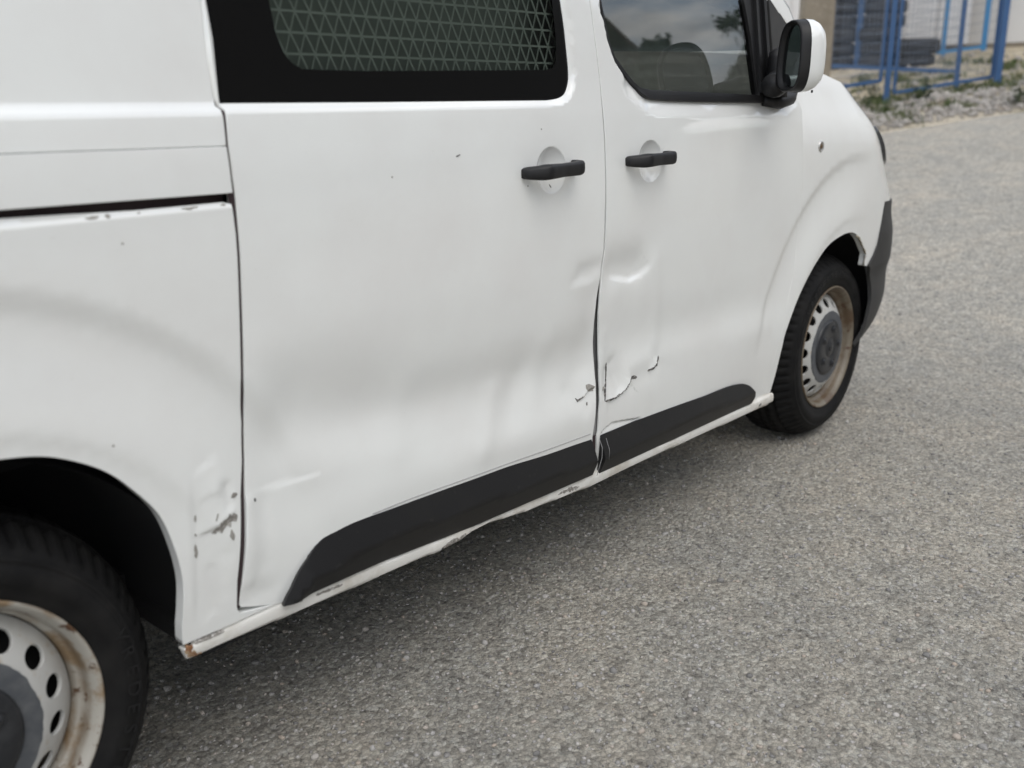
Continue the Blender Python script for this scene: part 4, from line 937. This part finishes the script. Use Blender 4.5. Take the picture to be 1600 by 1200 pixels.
v, f = loft([msec(hw+.0025, hh+.002, -.021), msec(hw+.002, hh+.001, -.040, ), msec(hw-.004, hh-.005, -.055), msec(hw-.018, hh-.018, -.070), msec(hw-.036, hh-.040, -.080), msec(hw-.060, hh-.072, -.084)], False, True); link('mirror_cap', mesh_np('mirror_cap', v, f), M['paint'], mroot)
v, f = lathe_y([(0, -.001), (.0035, -.001), (.004, .002)], 12); v = v+np.array(mc+U_*(hw*.62)+N_*-.045)+np.array([0, 0, -hh+.0005]); link('drain_hole', mesh_np('drain_hole', v, f), M['black_plastic'], mroot)
inner = mc-U_*.055
v, f = tube([(2.300, -.036, 1.262), (2.275, -.066, 1.240), (2.20, -.090, 1.225), (2.15, -.105, 1.222)], [.036, .034, .034, .030], 14); v2, f2 = tube([(2.262, -.060, 1.195), (2.262, -.064, 1.24), (2.256, -.064, 1.300), (2.250, -.060, 1.318)], [.034, .030, .026, .018], 12)
v3, f3 = tube([(2.235, -.040, 1.181), (2.30, -.056, 1.180), (2.36, -.056, 1.190), (2.405, -.046, 1.212), (2.42, -.036, 1.232)], [.012, .020, .021, .015, .008], 12)
v, f = join([(v, f), (v2, f2), (v3, f3)]); link('mirror_arm', mesh_np('mirror_arm', v, f), M['black_plastic'], mroot)
# ---------------------------------------------------------------- ground, road, gravel
def zg(x):
    x = np.asarray(x, float); q = np.clip(x-3.9, 0, 2.); z = .15*q*q/4+np.clip(x-5.9, 0, None)*.15
    e = np.clip(x-17.0, 0, 8.); return z-.15*e*e/16-np.clip(x-25., 0, None)*.15
def zgf(x): return float(zg(np.array([x]))[0])
E0, ED = np.array([10.65, 2.58]), np.array([1.25, -.94])/math.hypot(1.25, .94)
EN = np.array([-ED[1], ED[0]])                         # away from the road
def edge_dist(x, y): return (x-E0[0])*EN[0]+(y-E0[1])*EN[1]
def hmap(x, y):
    """height of the yard ground: the road grade plus a low bank of rubble along the road edge"""
    d = edge_dist(x, y); b = .10*np.exp(-((d-.75)/.55)**2)*(1+.35*np.sin(x*3.1+y*2.3)+.25*np.sin(y*5.7-x*2.2))
    return zg(x)+b-.012*smooth((.25-d)/.5)
def grid_mesh(name, xs, ys, fn, keep=None):
    X, Y = np.meshgrid(xs, ys, indexing='ij'); Z = fn(X, Y); V = np.stack([X, Y, Z], -1).reshape(-1, 3); ny = len(ys)
    i, j = np.meshgrid(np.arange(len(xs)-1), np.arange(ny-1), indexing='ij'); a = (i*ny+j).ravel(); Fq = np.stack([a, a+ny, a+ny+1, a+1], -1)
    if keep is not None:
        c = V[Fq].mean(1); Fq = Fq[keep(c[:, 0], c[:, 1])]
    return mesh_np(name, V, Fq, True)
def axis(*segs):
    o = []
    for a, b, s in segs: o += list(np.arange(a, b, s))
    return np.array(o+[segs[-1][1]])
def ground_material(name, road):
    m = bpy.data.materials.new(name); m.use_nodes = True; t = m.node_tree; b = t.nodes['Principled BSDF']; b.inputs['Roughness'].default_value = .92; b.inputs['Specular IOR Level'].default_value = .25
    tc = t.nodes.new('ShaderNodeTexCoord'); vec = tc.outputs['Object']
    def noise(s, det=5, ro=.6, d=0.):
        n = t.nodes.new('ShaderNodeTexNoise'); n.inputs['Scale'].default_value = s; n.inputs['Detail'].default_value = det; n.inputs['Roughness'].default_value = ro; n.inputs['Distortion'].default_value = d; t.links.new(vec, n.inputs['Vector']); return n
    def vor(s, feat='F1'):
        n = t.nodes.new('ShaderNodeTexVoronoi'); n.feature = feat; n.inputs['Scale'].default_value = s; n.inputs['Randomness'].default_value = 1; t.links.new(vec, n.inputs['Vector']); return n
    def ramp(src, stops):
        r = t.nodes.new('ShaderNodeValToRGB'); e = r.color_ramp.elements
        while len(e) < len(stops): e.new(.5)
        for q, (p, c) in zip(e, stops): q.position = p; q.color = (*c, 1) if len(c) == 3 else c
        t.links.new(src, r.inputs[0]); return r.outputs[0]
    def mixc(f, a, b_, mode='MIX'):
        n = t.nodes.new('ShaderNodeMix'); n.data_type = 'RGBA'; n.blend_type = mode
        for s, i in ((f, 0), (a, 6), (b_, 7)):
            if isinstance(s, (int, float)): n.inputs[i].default_value = s
            elif isinstance(s, tuple): n.inputs[i].default_value = (*s, 1)
            else: t.links.new(s, n.inputs[i])
        return n.outputs[2]
    def math_(op, a, b_):
        n = t.nodes.new('ShaderNodeMath'); n.operation = op
        for s, i in ((a, 0), (b_, 1)):
            if isinstance(s, (int, float)): n.inputs[i].default_value = s
            else: t.links.new(s, n.inputs[i])
        return n.outputs[0]
    if road:
        v1 = vor(92); v2 = vor(210); v3 = vor(29); ve = vor(92, 'DISTANCE_TO_EDGE')
        n1 = noise(60, 8, .78); n2 = noise(2.6, 6, .62); n3 = noise(.55, 4, .6); n4 = noise(150, 4, .75); n5 = noise(13, 6, .7)
        stone = ramp(v1.outputs['Color'], [(0, (0.190, 0.183, 0.163)), (.30, (0.455, 0.433, 0.388)), (.55, (0.701, 0.664, 0.587)), (.78, (0.900, 0.900, 0.825)), (1, (0.900, 0.900, 0.900))])
        fine = ramp(n1.outputs['Fac'], [(.36, (0.113, 0.108, 0.098)), (.45, (0.398, 0.381, 0.345)), (.54, (0.796, 0.757, 0.681)), (.66, (0.900, 0.900, 0.900))])
        c = mixc(.46, fine, stone)
        c = mixc(ramp(ve.outputs['Distance'], [(.0, (.5,)*3), (.08, (.0,)*3)]), c, (.12, .117, .11))
        c = mixc(ramp(v3.outputs['Distance'], [(.0, (.45,)*3), (.22, (.0,)*3)]), c, (.52, .505, .48))
        c = mixc(ramp(n4.outputs['Fac'], [(.30, (.75,)*3), (.40, (0,)*3)]), c, (.62, .60, .57))
        tint = ramp(n2.outputs['Fac'], [(.30, (.90, .905, .91)), (.50, (1.0, .99, .97)), (.68, (1.09, 1.05, 1.0))])
        c = mixc(1., c, tint, 'MULTIPLY')
        c = mixc(1., c, ramp(n3.outputs['Fac'], [(.32, (.92, .925, .93)), (.66, (1.09, 1.07, 1.04))]), 'MULTIPLY')
        c = mixc(1., c, ramp(n5.outputs['Fac'], [(.32, (.78, .78, .79)), (.50, (1., 1., 1.)), (.70, (1.18, 1.17, 1.15))]), 'MULTIPLY')
        c = mixc(ramp(n4.outputs['Fac'], [(.60, (0,)*3), (.72, (.5,)*3)]), c, (.11, .108, .105))
        t.links.new(c, b.inputs['Base Color'])
        h = math_('ADD', math_('MULTIPLY', v1.outputs['Distance'], -.55), math_('ADD', math_('MULTIPLY', n1.outputs['Fac'], 1.1), math_('ADD', math_('MULTIPLY', v2.outputs['Distance'], -.25), math_('MULTIPLY', n5.outputs['Fac'], .9))))
        bp = t.nodes.new('ShaderNodeBump'); bp.inputs['Strength'].default_value = 1.; bp.inputs['Distance'].default_value = .026; t.links.new(h, bp.inputs['Height']); t.links.new(bp.outputs[0], b.inputs['Normal'])
    else:
        n1 = noise(1.1, 6, .65); n2 = noise(9, 6, .7); n3 = noise(.45, 3, .5)
        c = ramp(n2.outputs['Fac'], [(.3, (0.275, 0.248, 0.198)), (.5, (0.413, 0.366, 0.288)), (.7, (0.550, 0.496, 0.402))])
        c = mixc(ramp(n1.outputs['Fac'], [(.46, (0,)*3), (.60, (.85,)*3)]), c, (.135, .125, .075))
        c = mixc(ramp(n3.outputs['Fac'], [(.50, (0,)*3), (.62, (.6,)*3)]), c, (.46, .385, .27))
        t.links.new(c, b.inputs['Base Color'])
        bp = t.nodes.new('ShaderNodeBump'); bp.inputs['Strength'].default_value = .8; bp.inputs['Distance'].default_value = .03; t.links.new(n2.outputs['Fac'], bp.inputs['Height']); t.links.new(bp.outputs[0], b.inputs['Normal'])
    return m
M['road'] = ground_material('worn_gravelly_asphalt', True); M['soil'] = ground_material('stony_soil', False)
gx = axis((-60, -8, 4), (-8, 9, .5), (9, 18, .12), (18, 30, .6), (30, 200, 10)); gy = axis((-120, -12, 6), (-12, -2, .5), (-2, 7, .12), (7, 16, .6), (16, 120, 6))
g = link('ground', grid_mesh('ground', gx, gy, lambda x, y: hmap(x, y)-.004-.03*(edge_dist(x, y) < -1.2)), M['soil']); tag(g, kind='structure')
wob = lambda x, y: .10*np.sin(x*1.9+y*1.3)+.07*np.sin(y*4.3-x*2.9)+.03*np.sin(x*11+y*7)
rxs = axis((-40, -4, 2), (-4, 4, .10), (4, 9.4, .1), (9.4, 22, .07)); rys = axis((-50, -8, 2), (-8, -2, .3), (-2, 6, .08), (6, 12, .4))
rd = link('road', grid_mesh('road', rxs, rys, lambda x, y: zg(x)+.004*np.sin(x*2.1)*np.sin(y*1.7)*smooth((x-3.6)/1.), lambda x, y: edge_dist(x, y)+wob(x, y) < 0), M['road']); tag(rd, kind='structure')
def stones(name, P, S, m, seed, sub=1, flat=.6):
    """many small angular stones joined into one mesh"""
    rr_ = np.random.default_rng(seed); bm = bmesh.new(); bmesh.ops.create_icosphere(bm, subdivisions=sub, radius=1); bv = np.array([v.co[:] for v in bm.verts]); bf = np.array([[v.index for v in f.verts] for f in bm.faces]); bm.free()
    n = len(P); k = len(bv); shapes = []
    for i in range(40):
        q = bv*rr_.uniform(.55, 1.15, (1, 3))+rr_.normal(0, .13, bv.shape); q[:, 2] *= flat/.8; a = rr_.uniform(0, 6.28); c, s = math.cos(a), math.sin(a); q = q@np.array([[c, -s, 0], [s, c, 0], [0, 0, 1]]); shapes.append(q)
    shapes = np.array(shapes); idx = rr_.integers(0, 40, n); V = shapes[idx]*S[:, None, None]+P[:, None, :]
    F = (bf[None]+(np.arange(n)*k)[:, None, None]).reshape(-1, 3); V = V.reshape(-1, 3)
    me = bpy.data.meshes.new(name); me.vertices.add(len(V)); me.vertices.foreach_set('co', V.ravel().astype(np.float32)); me.loops.add(len(F)*3); me.loops.foreach_set('vertex_index', F.ravel().astype(np.int32))
    me.polygons.add(len(F)); me.polygons.foreach_set('loop_start', (np.arange(len(F))*3).astype(np.int32)); me.polygons.foreach_set('loop_total', np.full(len(F), 3, np.int32)); me.update(calc_edges=True); me.validate()
    o = link(name, me, m); return o
# loose chippings on the road: dense close by, thinner further off
n = 60000; px_ = rng.uniform(-.2, 6.5, n); py_ = rng.uniform(-2.3, 2.2, n)
dist = np.hypot(px_+.35, py_+1.34); k = (rng.uniform(0, 1, n) < np.clip(2.6/dist, .15, 1)**1.6) & (py_ < .35+.55*px_*.6)
px_, py_ = px_[k], py_[k]; s_ = np.clip(rng.lognormal(-5.68, .42, len(px_)), .0016, .0105)
peb = stones('loose_chippings', np.stack([px_, py_, zg(px_)+s_*.15], -1), s_, M['pebble'], 3, 1, .6); tag(peb, kind='stuff')
# rubble bank along the road edge
n = 5200; u = rng.uniform(-3.5, 5.5, n); d = np.abs(rng.normal(.62, .48, n))*rng.choice([1, 1, 1, 1.6], n); X = E0[0]+ED[0]*u+EN[0]*d; Y = E0[1]+ED[1]*u+EN[1]*d
s_ = np.clip(rng.lognormal(-3.75, .45, n), .010, .085); rub = stones('rubble_bank', np.stack([X, Y, hmap(X, Y)+s_*.25], -1), s_, M['limestone'], 5, 1, .7); tag(rub, kind='stuff')
n = 1600; X = rng.uniform(10.5, 17.5, n); Y = rng.uniform(.3, 6.5, n); k = edge_dist(X, Y) > .3; X, Y = X[k], Y[k]; s_ = np.clip(rng.lognormal(-3.9, .5, len(X)), .010, .07); tag(stones('yard_stones', np.stack([X, Y, hmap(X, Y)+s_*.2], -1), s_, M['limestone'], 6), kind='stuff')
# grass: blades in tufts
def blades(name, centres, nb, hgt, m, seed, spread=.10):
    rr_ = np.random.default_rng(seed); V = []; F = []
    for (cx, cy, r, hs) in centres:
        for _ in range(nb):
            a = rr_.uniform(0, 6.28); q = abs(rr_.normal(0, r)); x = cx+q*math.cos(a); y = cy+q*math.sin(a); z = float(hmap(np.array(x), np.array(y)))-.004
            h = hgt*hs*rr_.uniform(.4, 1.15); lx, ly = rr_.normal(0, .45, 2)*h; w = rr_.uniform(.003, .007)*(1+hgt*2); b = rr_.uniform(0, 3.14); wx, wy = w*math.cos(b), w*math.sin(b); i = len(V)
            V += [(x-wx, y-wy, z), (x+wx, y+wy, z), (x+lx*.4+wx*.8, y+ly*.4+wy*.8, z+h*.6), (x+lx*.4-wx*.8, y+ly*.4-wy*.8, z+h*.6), (x+lx, y+ly, z+h)]; F += [(i, i+1, i+2, i+3), (i+3, i+2, i+4)]
    return link(name, mesh_np(name, np.array(V), F, False), m)
cs = []
for k in range(330):
    u = rng.uniform(-3.5, 5.); d = rng.choice([rng.normal(1.75, .45), rng.normal(3.3, .7), rng.normal(.5, .5)], p=[.5, .3, .2])
    if d < .12: continue
    cs.append((E0[0]+ED[0]*u+EN[0]*d, E0[1]+ED[1]*u+EN[1]*d, .10, rng.uniform(.5, 1.2)))
tag(blades('grass', cs, 46, .11, M['grass'], 2), kind='stuff')

# ---------------------------------------------------------------- fence, gates, pole, tyres, wall
def V3(p): return Vector(p)
def post(name, base_, top, w, m, label, cat, group=None, flange=True):
    o = empty(name, base_); tag(o, label, cat, group); d = Vector(top)-Vector(base_)
    v, f = bar((0, 0, -.15), tuple(d), w, w, (1, .6, 0)); link('tube', mesh_np('tube', v, f, False), m, o)
    v, f = bar(tuple(d), tuple(d+Vector((0, 0, .012))), w*1.12, w*1.12, (1, .6, 0)); link('post_cap', mesh_np('post_cap', v, f, False), m, o)
    return o
H = 2.1
post('fence_post', B['post_a'], tuple(Vector(B['post_a'])+Vector((0, 0, H))), .064, M['blue'], 'blue steel gate post between the two mesh leaves, standing lowest in the rubble', 'fence post', 'blue fence posts')
post('fence_post', B['post_b'], tuple(Vector(B['post_b'])+Vector((0, 0, H+.1))), .074, M['blue'], 'thick blue corner post at the right end of the mesh fence', 'fence post', 'blue fence posts')
post('fence_post', B['post_mid'], B['mid_top'], .056, M['blue'], 'leaning dark blue post seen through the right mesh leaf', 'fence post', 'blue fence posts')
post('fence_post', B['far_a'], tuple(Vector(B['far_a'])+Vector((0, 0, H))), .058, M['light_blue'], 'bright blue post behind the lying tyres, left of the far pair', 'fence post', 'blue fence posts')
post('fence_post', B['far_b'], tuple(Vector(B['far_b'])+Vector((0, 0, H))), .075, M['light_blue'], 'bright blue post nearest the pale wall, right of the far pair', 'fence post', 'blue fence posts')
post('fence_post', B['in_post'], tuple(Vector(B['in_post'])+Vector((0, 0, H))), .085, M['blue'], 'wide blue post in front of the tyre stack beside the concrete pole', 'fence post', 'blue fence posts')
def leaf(a, b, h, label, nv, nh, group, w=.040, top=True):
    """mesh gate leaf: sloping frame from a to b, h high, with a welded wire mesh"""
    a, b = Vector(a), Vector(b); o = empty('mesh_gate', a); tag(o, label, 'gate', group); d = b-a; u = Vector((0, 0, h))
    for nm, p, q in (('bottom_rail', Vector(), d), ('top_rail', u, d+u), ('stile', Vector((0, 0, 0)), u), ('stile', d, d+u)):
        v, f = bar(tuple(p), tuple(q), w, w, (0, 0, 1) if nm != 'stile' else (1, .5, 0)); link(nm, mesh_np(nm, v, f, False), M['blue'], o)
    parts = []
    for k in range(1, nv):
        p = d*(k/nv); parts.append(bar(tuple(p), tuple(p+u), .0045, .0045, (1, .3, 0)))
    for k in range(1, nh):
        p = u*(k/nh); parts.append(bar(tuple(p), tuple(p+d), .0045, .0045))
    v, f = join(parts); tag(link('wire_mesh', mesh_np('wire_mesh', v, f, False), M['wire'], o), kind='stuff')
    return o
leaf(B['leafb_l'], B['leafb_r'], 1.95, 'blue framed mesh gate leaf between the two front blue posts', 26, 17, 'blue mesh gates')
leaf(B['leafa_r'], B['leafa_l'], 1.95, 'blue framed mesh gate leaf running behind the concrete pole', 26, 17, 'blue mesh gates')
def rail(a, b, w, label, m, mesh_h=0):
    o = empty('fence_rail', a); tag(o, label, 'fence rail'); d = Vector(b)-Vector(a)
    v, f = bar((0, 0, 0), tuple(d), w, w); link('tube', mesh_np('tube', v, f, False), m, o)
    if mesh_h:
        parts = []; n = int(d.length/.06)
        for k in range(n+1): parts.append(bar(tuple(d*(k/n)), tuple(d*(k/n)+Vector((0, 0, mesh_h))), .005, .005, (1, .3, 0)))
        for k in range(1, int(mesh_h/.12)): parts.append(bar((0, 0, k*.12), tuple(d+Vector((0, 0, k*.12))), .005, .005))
        v, f = join(parts); tag(link('wire_mesh', mesh_np('wire_mesh', v, f, False), M['wire'], o), kind='stuff')
rail(B['in_l'], B['in_r'], .055, 'blue bottom rail with wire mesh in front of the tyre stack', M['blue'], 1.9)
rail(B['farr_a'], B['farr_b'], .05, 'thin blue rail joining the two bright blue posts by the wall', M['light_blue'])
# concrete pole, tapered with chamfered corners
pb_ = Vector((10.05, 3.33, zgf(10.05))); po_ = empty('concrete_pole', pb_); tag(po_, 'weathered square concrete pole behind the van mirror', 'pole')
V = []; F = []
for z, w in ((-.3, .176), (.6, .172), (1.4, .166), (3.2, .152), (5.5, .13)):
    c = w*.82
    for x, y in ((-c, -w), (c, -w), (w, -c), (w, c), (c, w), (-c, w), (-w, c), (-w, -c)):
        a = .55; V.append((x*math.cos(a)-y*math.sin(a)+z*.012, x*math.sin(a)+y*math.cos(a), z))
for i in range(4):
    for k in range(8): F.append((i*8+k, i*8+(k+1) % 8, (i+1)*8+(k+1) % 8, (i+1)*8+k))
F.append(tuple(range(32, 40))); link('shaft', mesh_np('shaft', np.array(V), F, False), M['concrete'], po_)
v, f = tube([(.0, 0, 3.6), (.0, 0, 3.7)], [.19, .19], 12); link('band', mesh_np('band', v, f), M['metal'], po_)
# tyres
def old_tyre(name, loc, Ro, Ri, w, label, group, tilt=(0, 0), spin=0):
    o = empty(name, loc); tag(o, label, 'tyre', group); o.rotation_euler = (tilt[0], tilt[1], spin)
    prof = [(Ri, -.42*w), (Ri+.02, -.47*w), (Ri+.45*(Ro-Ri), -.5*w), (Ro-.05, -.46*w), (Ro-.015, -.38*w), (Ro, -.25*w), (Ro, .25*w), (Ro-.015, .38*w), (Ro-.05, .46*w), (Ri+.45*(Ro-Ri), .5*w), (Ri+.02, .47*w), (Ri, .42*w), (Ri+.03, .30*w), (Ro-.03, .22*w), (Ro-.03, -.22*w), (Ri+.03, -.30*w)]
    V = []; F = []; n = 72; m = len(prof)
    for k in range(n):
        a = 2*math.pi*k/n
        for r, z in prof:
            r2 = r-(.011 if (k % 3 == 0 and r > Ro-.02) else 0); V.append((r2*math.cos(a+z*.3), r2*math.sin(a+z*.3), z))
    for k in range(n):
        for i in range(m): F.append((k*m+i, ((k+1) % n)*m+i, ((k+1) % n)*m+(i+1) % m, k*m+(i+1) % m))
    link('carcass', mesh_np('carcass', np.array(V), F), M['old_tyre'], o); return o
tx, ty_, tz = B['tyre']
old_tyre('tyre', (tx+.20, ty_+.02, tz+.10), .29, .18, .19, 'small worn car tyre lying underneath the larger lying tyre', 'discarded tyres', (.02, -.08))
old_tyre('tyre', (tx+.22, ty_+.03, tz+.32), .355, .21, .235, 'larger worn tyre lying flat on top of another beyond the mesh gate', 'discarded tyres', (.03, -.05))
sx_, sy_, sz_ = B['stack']
for k in range(10):
    pos = 'lowest tyre of the tall black stack' if k == 0 else ('topmost tyre of the tall black stack' if k == 9 else ['second', 'third', 'fourth', 'fifth', 'sixth', 'seventh', 'eighth', 'ninth'][k-1]+' tyre up in the tall black stack')
    o = old_tyre('tyre', (sx_+.30+.03*math.sin(k*2.1), sy_+.02+.035*math.sin(k*1.3), sz_+.09+.215*k), .345, .20, .215, pos+' beyond the blue fence', 'stacked tyres', (.02*math.sin(k), .02*math.cos(k)), k)
for k in range(9):
    o = old_tyre('tyre', (sx_+.15+.03*math.sin(k*1.7+1), sy_+.70+.03*math.sin(k*2.3), sz_+.09+.215*k), .34, .20, .215, ['lowest', 'second', 'third', 'fourth', 'fifth', 'sixth', 'seventh', 'eighth', 'topmost'][k]+' tyre of the stack half hidden by the concrete pole', 'stacked tyres', (.02*math.cos(k), .02*math.sin(k)), k)
# building wall and pale sheets
wl = empty('building', (18.6, 4, 0)); tag(wl, 'pale rendered building wall behind the fence', 'building')
v, f = box(0, .3, -12, 14, 1.2, 7.0); link('wall', mesh_np('wall', v, f, False), M['wall'], wl)
v, f = box(-.03, -.002, -12, 14, 1.2, 2.10); link('plinth', mesh_np('plinth', v, f, False), M['concrete'], wl)
hb = empty('sheet_hoarding', (18.15, 4.2, zgf(18.15))); tag(hb, 'white ribbed sheet hoarding standing behind the lying tyres', 'hoarding')
for k in range(13):
    v, f = join([box(0, .02, -.02+k*.55, .50+k*.55, .12, 2.6), bar((-.012, .49+k*.55, .12), (-.012, .49+k*.55, 2.6), .03, .03, (1, 0, 0))]); link('sheet', mesh_np('sheet', v, f, False), M['wall_panel'], hb)
v, f = bar((.05, 0, .15), (.05, 7.1, .15), .05); link('bottom_rail', mesh_np('bottom_rail', v, f, False), M['metal'], hb)
# weeds
def weed(base_, h, nl, label, seed):
    rr_ = np.random.default_rng(seed); o = empty('weed', base_); tag(o, label, 'weed', 'weeds along the rubble bank'); V = []; F = []; st_ = []
    for _ in range(nl):
        a = rr_.uniform(0, 6.28); t = rr_.uniform(.1, 1)*h; r = rr_.uniform(.1, .8)*h*.9*(1-.4*t/h); L = rr_.uniform(.03, .075)*h/.25; c = Vector((r*math.cos(a), r*math.sin(a), t)); d = Vector((math.cos(a+rr_.normal(0, .6)), math.sin(a+rr_.normal(0, .6)), rr_.uniform(-.4, .7))).normalized(); s = d.cross(Vector((0, 0, 1))).normalized()*L*.32
        i = len(V); V += [tuple(c), tuple(c+d*L*.5+s), tuple(c+d*L), tuple(c+d*L*.5-s)]; F.append((i, i+1, i+2, i+3))
    lf = link('leaves', mesh_np('leaves', np.array(V), F, False), M['weed'], o); tag(lf, kind='stuff')
    for _ in range(7):
        a = rr_.uniform(0, 6.28); r = rr_.uniform(.2, .7)*h*.8; st_.append(tube([(0, 0, -.02), (r*.4*math.cos(a), r*.4*math.sin(a), h*.5), (r*math.cos(a), r*math.sin(a), h*rr_.uniform(.7, 1))], [.004, .003, .0015], 5))
    v, f = join(st_); link('stems', mesh_np('stems', v, f), M['weed'], o)
for k, (h, nl, lb) in enumerate(((.24, 240, 'dark leafy weed growing on the rubble below the right mesh leaf'), (.20, 150, 'reddish green weed at the foot of the left gate post'), (.20, 170, 'low dark weed at the road edge on the far right'), (.17, 170, 'green weed clump at the foot of the thick corner post'), (.22, 120, 'pale weed beside the wide blue post and concrete pole'), (.13, 120, 'small weed nearest the road on the rubble slope'), (.13, 110, 'small weed between the leaning post and the corner post'), (.14, 120, 'small weed on the rubble close to the van nose'))):
    weed(B['weed%d' % k], h, nl, lb, 30+k)

# ---------------------------------------------------------------- across the road, seen only as reflections and through the cab: a dark house and trees
hs = empty('house', (13.4, -14.0, 0)); tag(hs, 'dark rendered house with a tiled roof across the road', 'house')
hz = zgf(8.0)
prof_h = [(-17, 0), (6.5, 0), (6.5, 3.7), (4.0, 5.3), (-.8, 8.2), (-17, 4.6)]
V = [(x, y, z) for y in (-4, 3.2) for x, z in prof_h]; nh_ = len(prof_h)
link('wall', mesh_np('wall', np.array(V), [tuple(range(nh_))[::-1], tuple(range(nh_, 2*nh_))]+[(i, (i+1) % nh_, nh_+(i+1) % nh_, nh_+i) for i in range(nh_)], False), M['house'], hs)
for k, (a, b) in enumerate((((-17.4, 4.50), (-.8, 8.24)), ((-.8, 8.24), (6.8, 3.54)))):
    d_ = np.array(b)-np.array(a); v, f = bar((a[0], -.4, a[1]+.06), (b[0], -.4, b[1]+.06), 7.9, .10); link('roof', mesh_np('roof', v, f, False), M['roof'], hs)
for k in range(5):
    w = link('window', mesh_np('window', *box(-13.2+k*2.9, -12.0+k*2.9, 3.19, 3.23, 1.3, 2.7), False), M['lamp'], hs)
    link('frame', mesh_np('frame', *join([bar((-13.2+k*2.9, 3.24, z), (-12.0+k*2.9, 3.24, z), .07) for z in (1.3, 2.7)]+[bar((-12.6+k*2.9, 3.24, 1.3), (-12.6+k*2.9, 3.24, 2.7), .05)]), False), M['wall_panel'], w)
def tree(loc, h, r, label, seed):
    rr_ = np.random.default_rng(seed); o = empty('tree', loc); tag(o, label, 'tree', 'trees across the road')
    parts = [tube([(0, 0, -.2), (.05, .03, h*.3), (-.05, .05, h*.62), (0, 0, h*.9)], [.16, .12, .08, .02], 8)]
    cl = []
    for _ in range(26):
        a = rr_.uniform(0, 6.28); q = r*rr_.uniform(.15, .95); z = h*rr_.uniform(.32, 1.0); q *= (1.1-.75*abs(z/h-.55)); p = (q*math.cos(a), q*math.sin(a), z); cl.append((p, r*rr_.uniform(.2, .42)))
        parts.append(tube([(0, 0, z*.62), tuple(Vector(p)*.6+Vector((0, 0, z*.3))), p], [.035, .022, .008], 5))
    v, f = join(parts); link('trunk', mesh_np('trunk', v, f), M['bark'], o); V = []; F = []
    for (p, q) in cl:
        for _ in range(170):
            c = np.array(p)+rr_.normal(0, .5, 3)*q; a1 = rr_.normal(0, 1, 3); a1 /= np.linalg.norm(a1); b1 = np.cross(a1, rr_.normal(0, 1, 3)); b1 /= np.linalg.norm(b1)+1e-9; L = rr_.uniform(.06, .13); i = len(V)
            V += [tuple(c-a1*L), tuple(c+b1*L*.45), tuple(c+a1*L), tuple(c-b1*L*.45)]; F.append((i, i+1, i+2, i+3))
    cr_ = link('crown', mesh_np('crown', np.array(V), F, False), M['foliage'], o); tag(cr_, kind='stuff')
for k, (x, y, h, r, lb) in enumerate(((15.7, -8.75, 2.7, .62, 'bushy dark tree standing in front of the dark house'), (20.9, -9.0, 3.3, .85, 'taller tree at the corner of the dark house'), (30, -11.0, 2.6, 1.4, 'loose dark tree nearest the road bend'), (37.0, -12.5, 3.0, 2.0, 'farthest broad tree across the road'))):
    tree((x, y, float(zg(np.array(x)))), h, r, lb, 70+k)
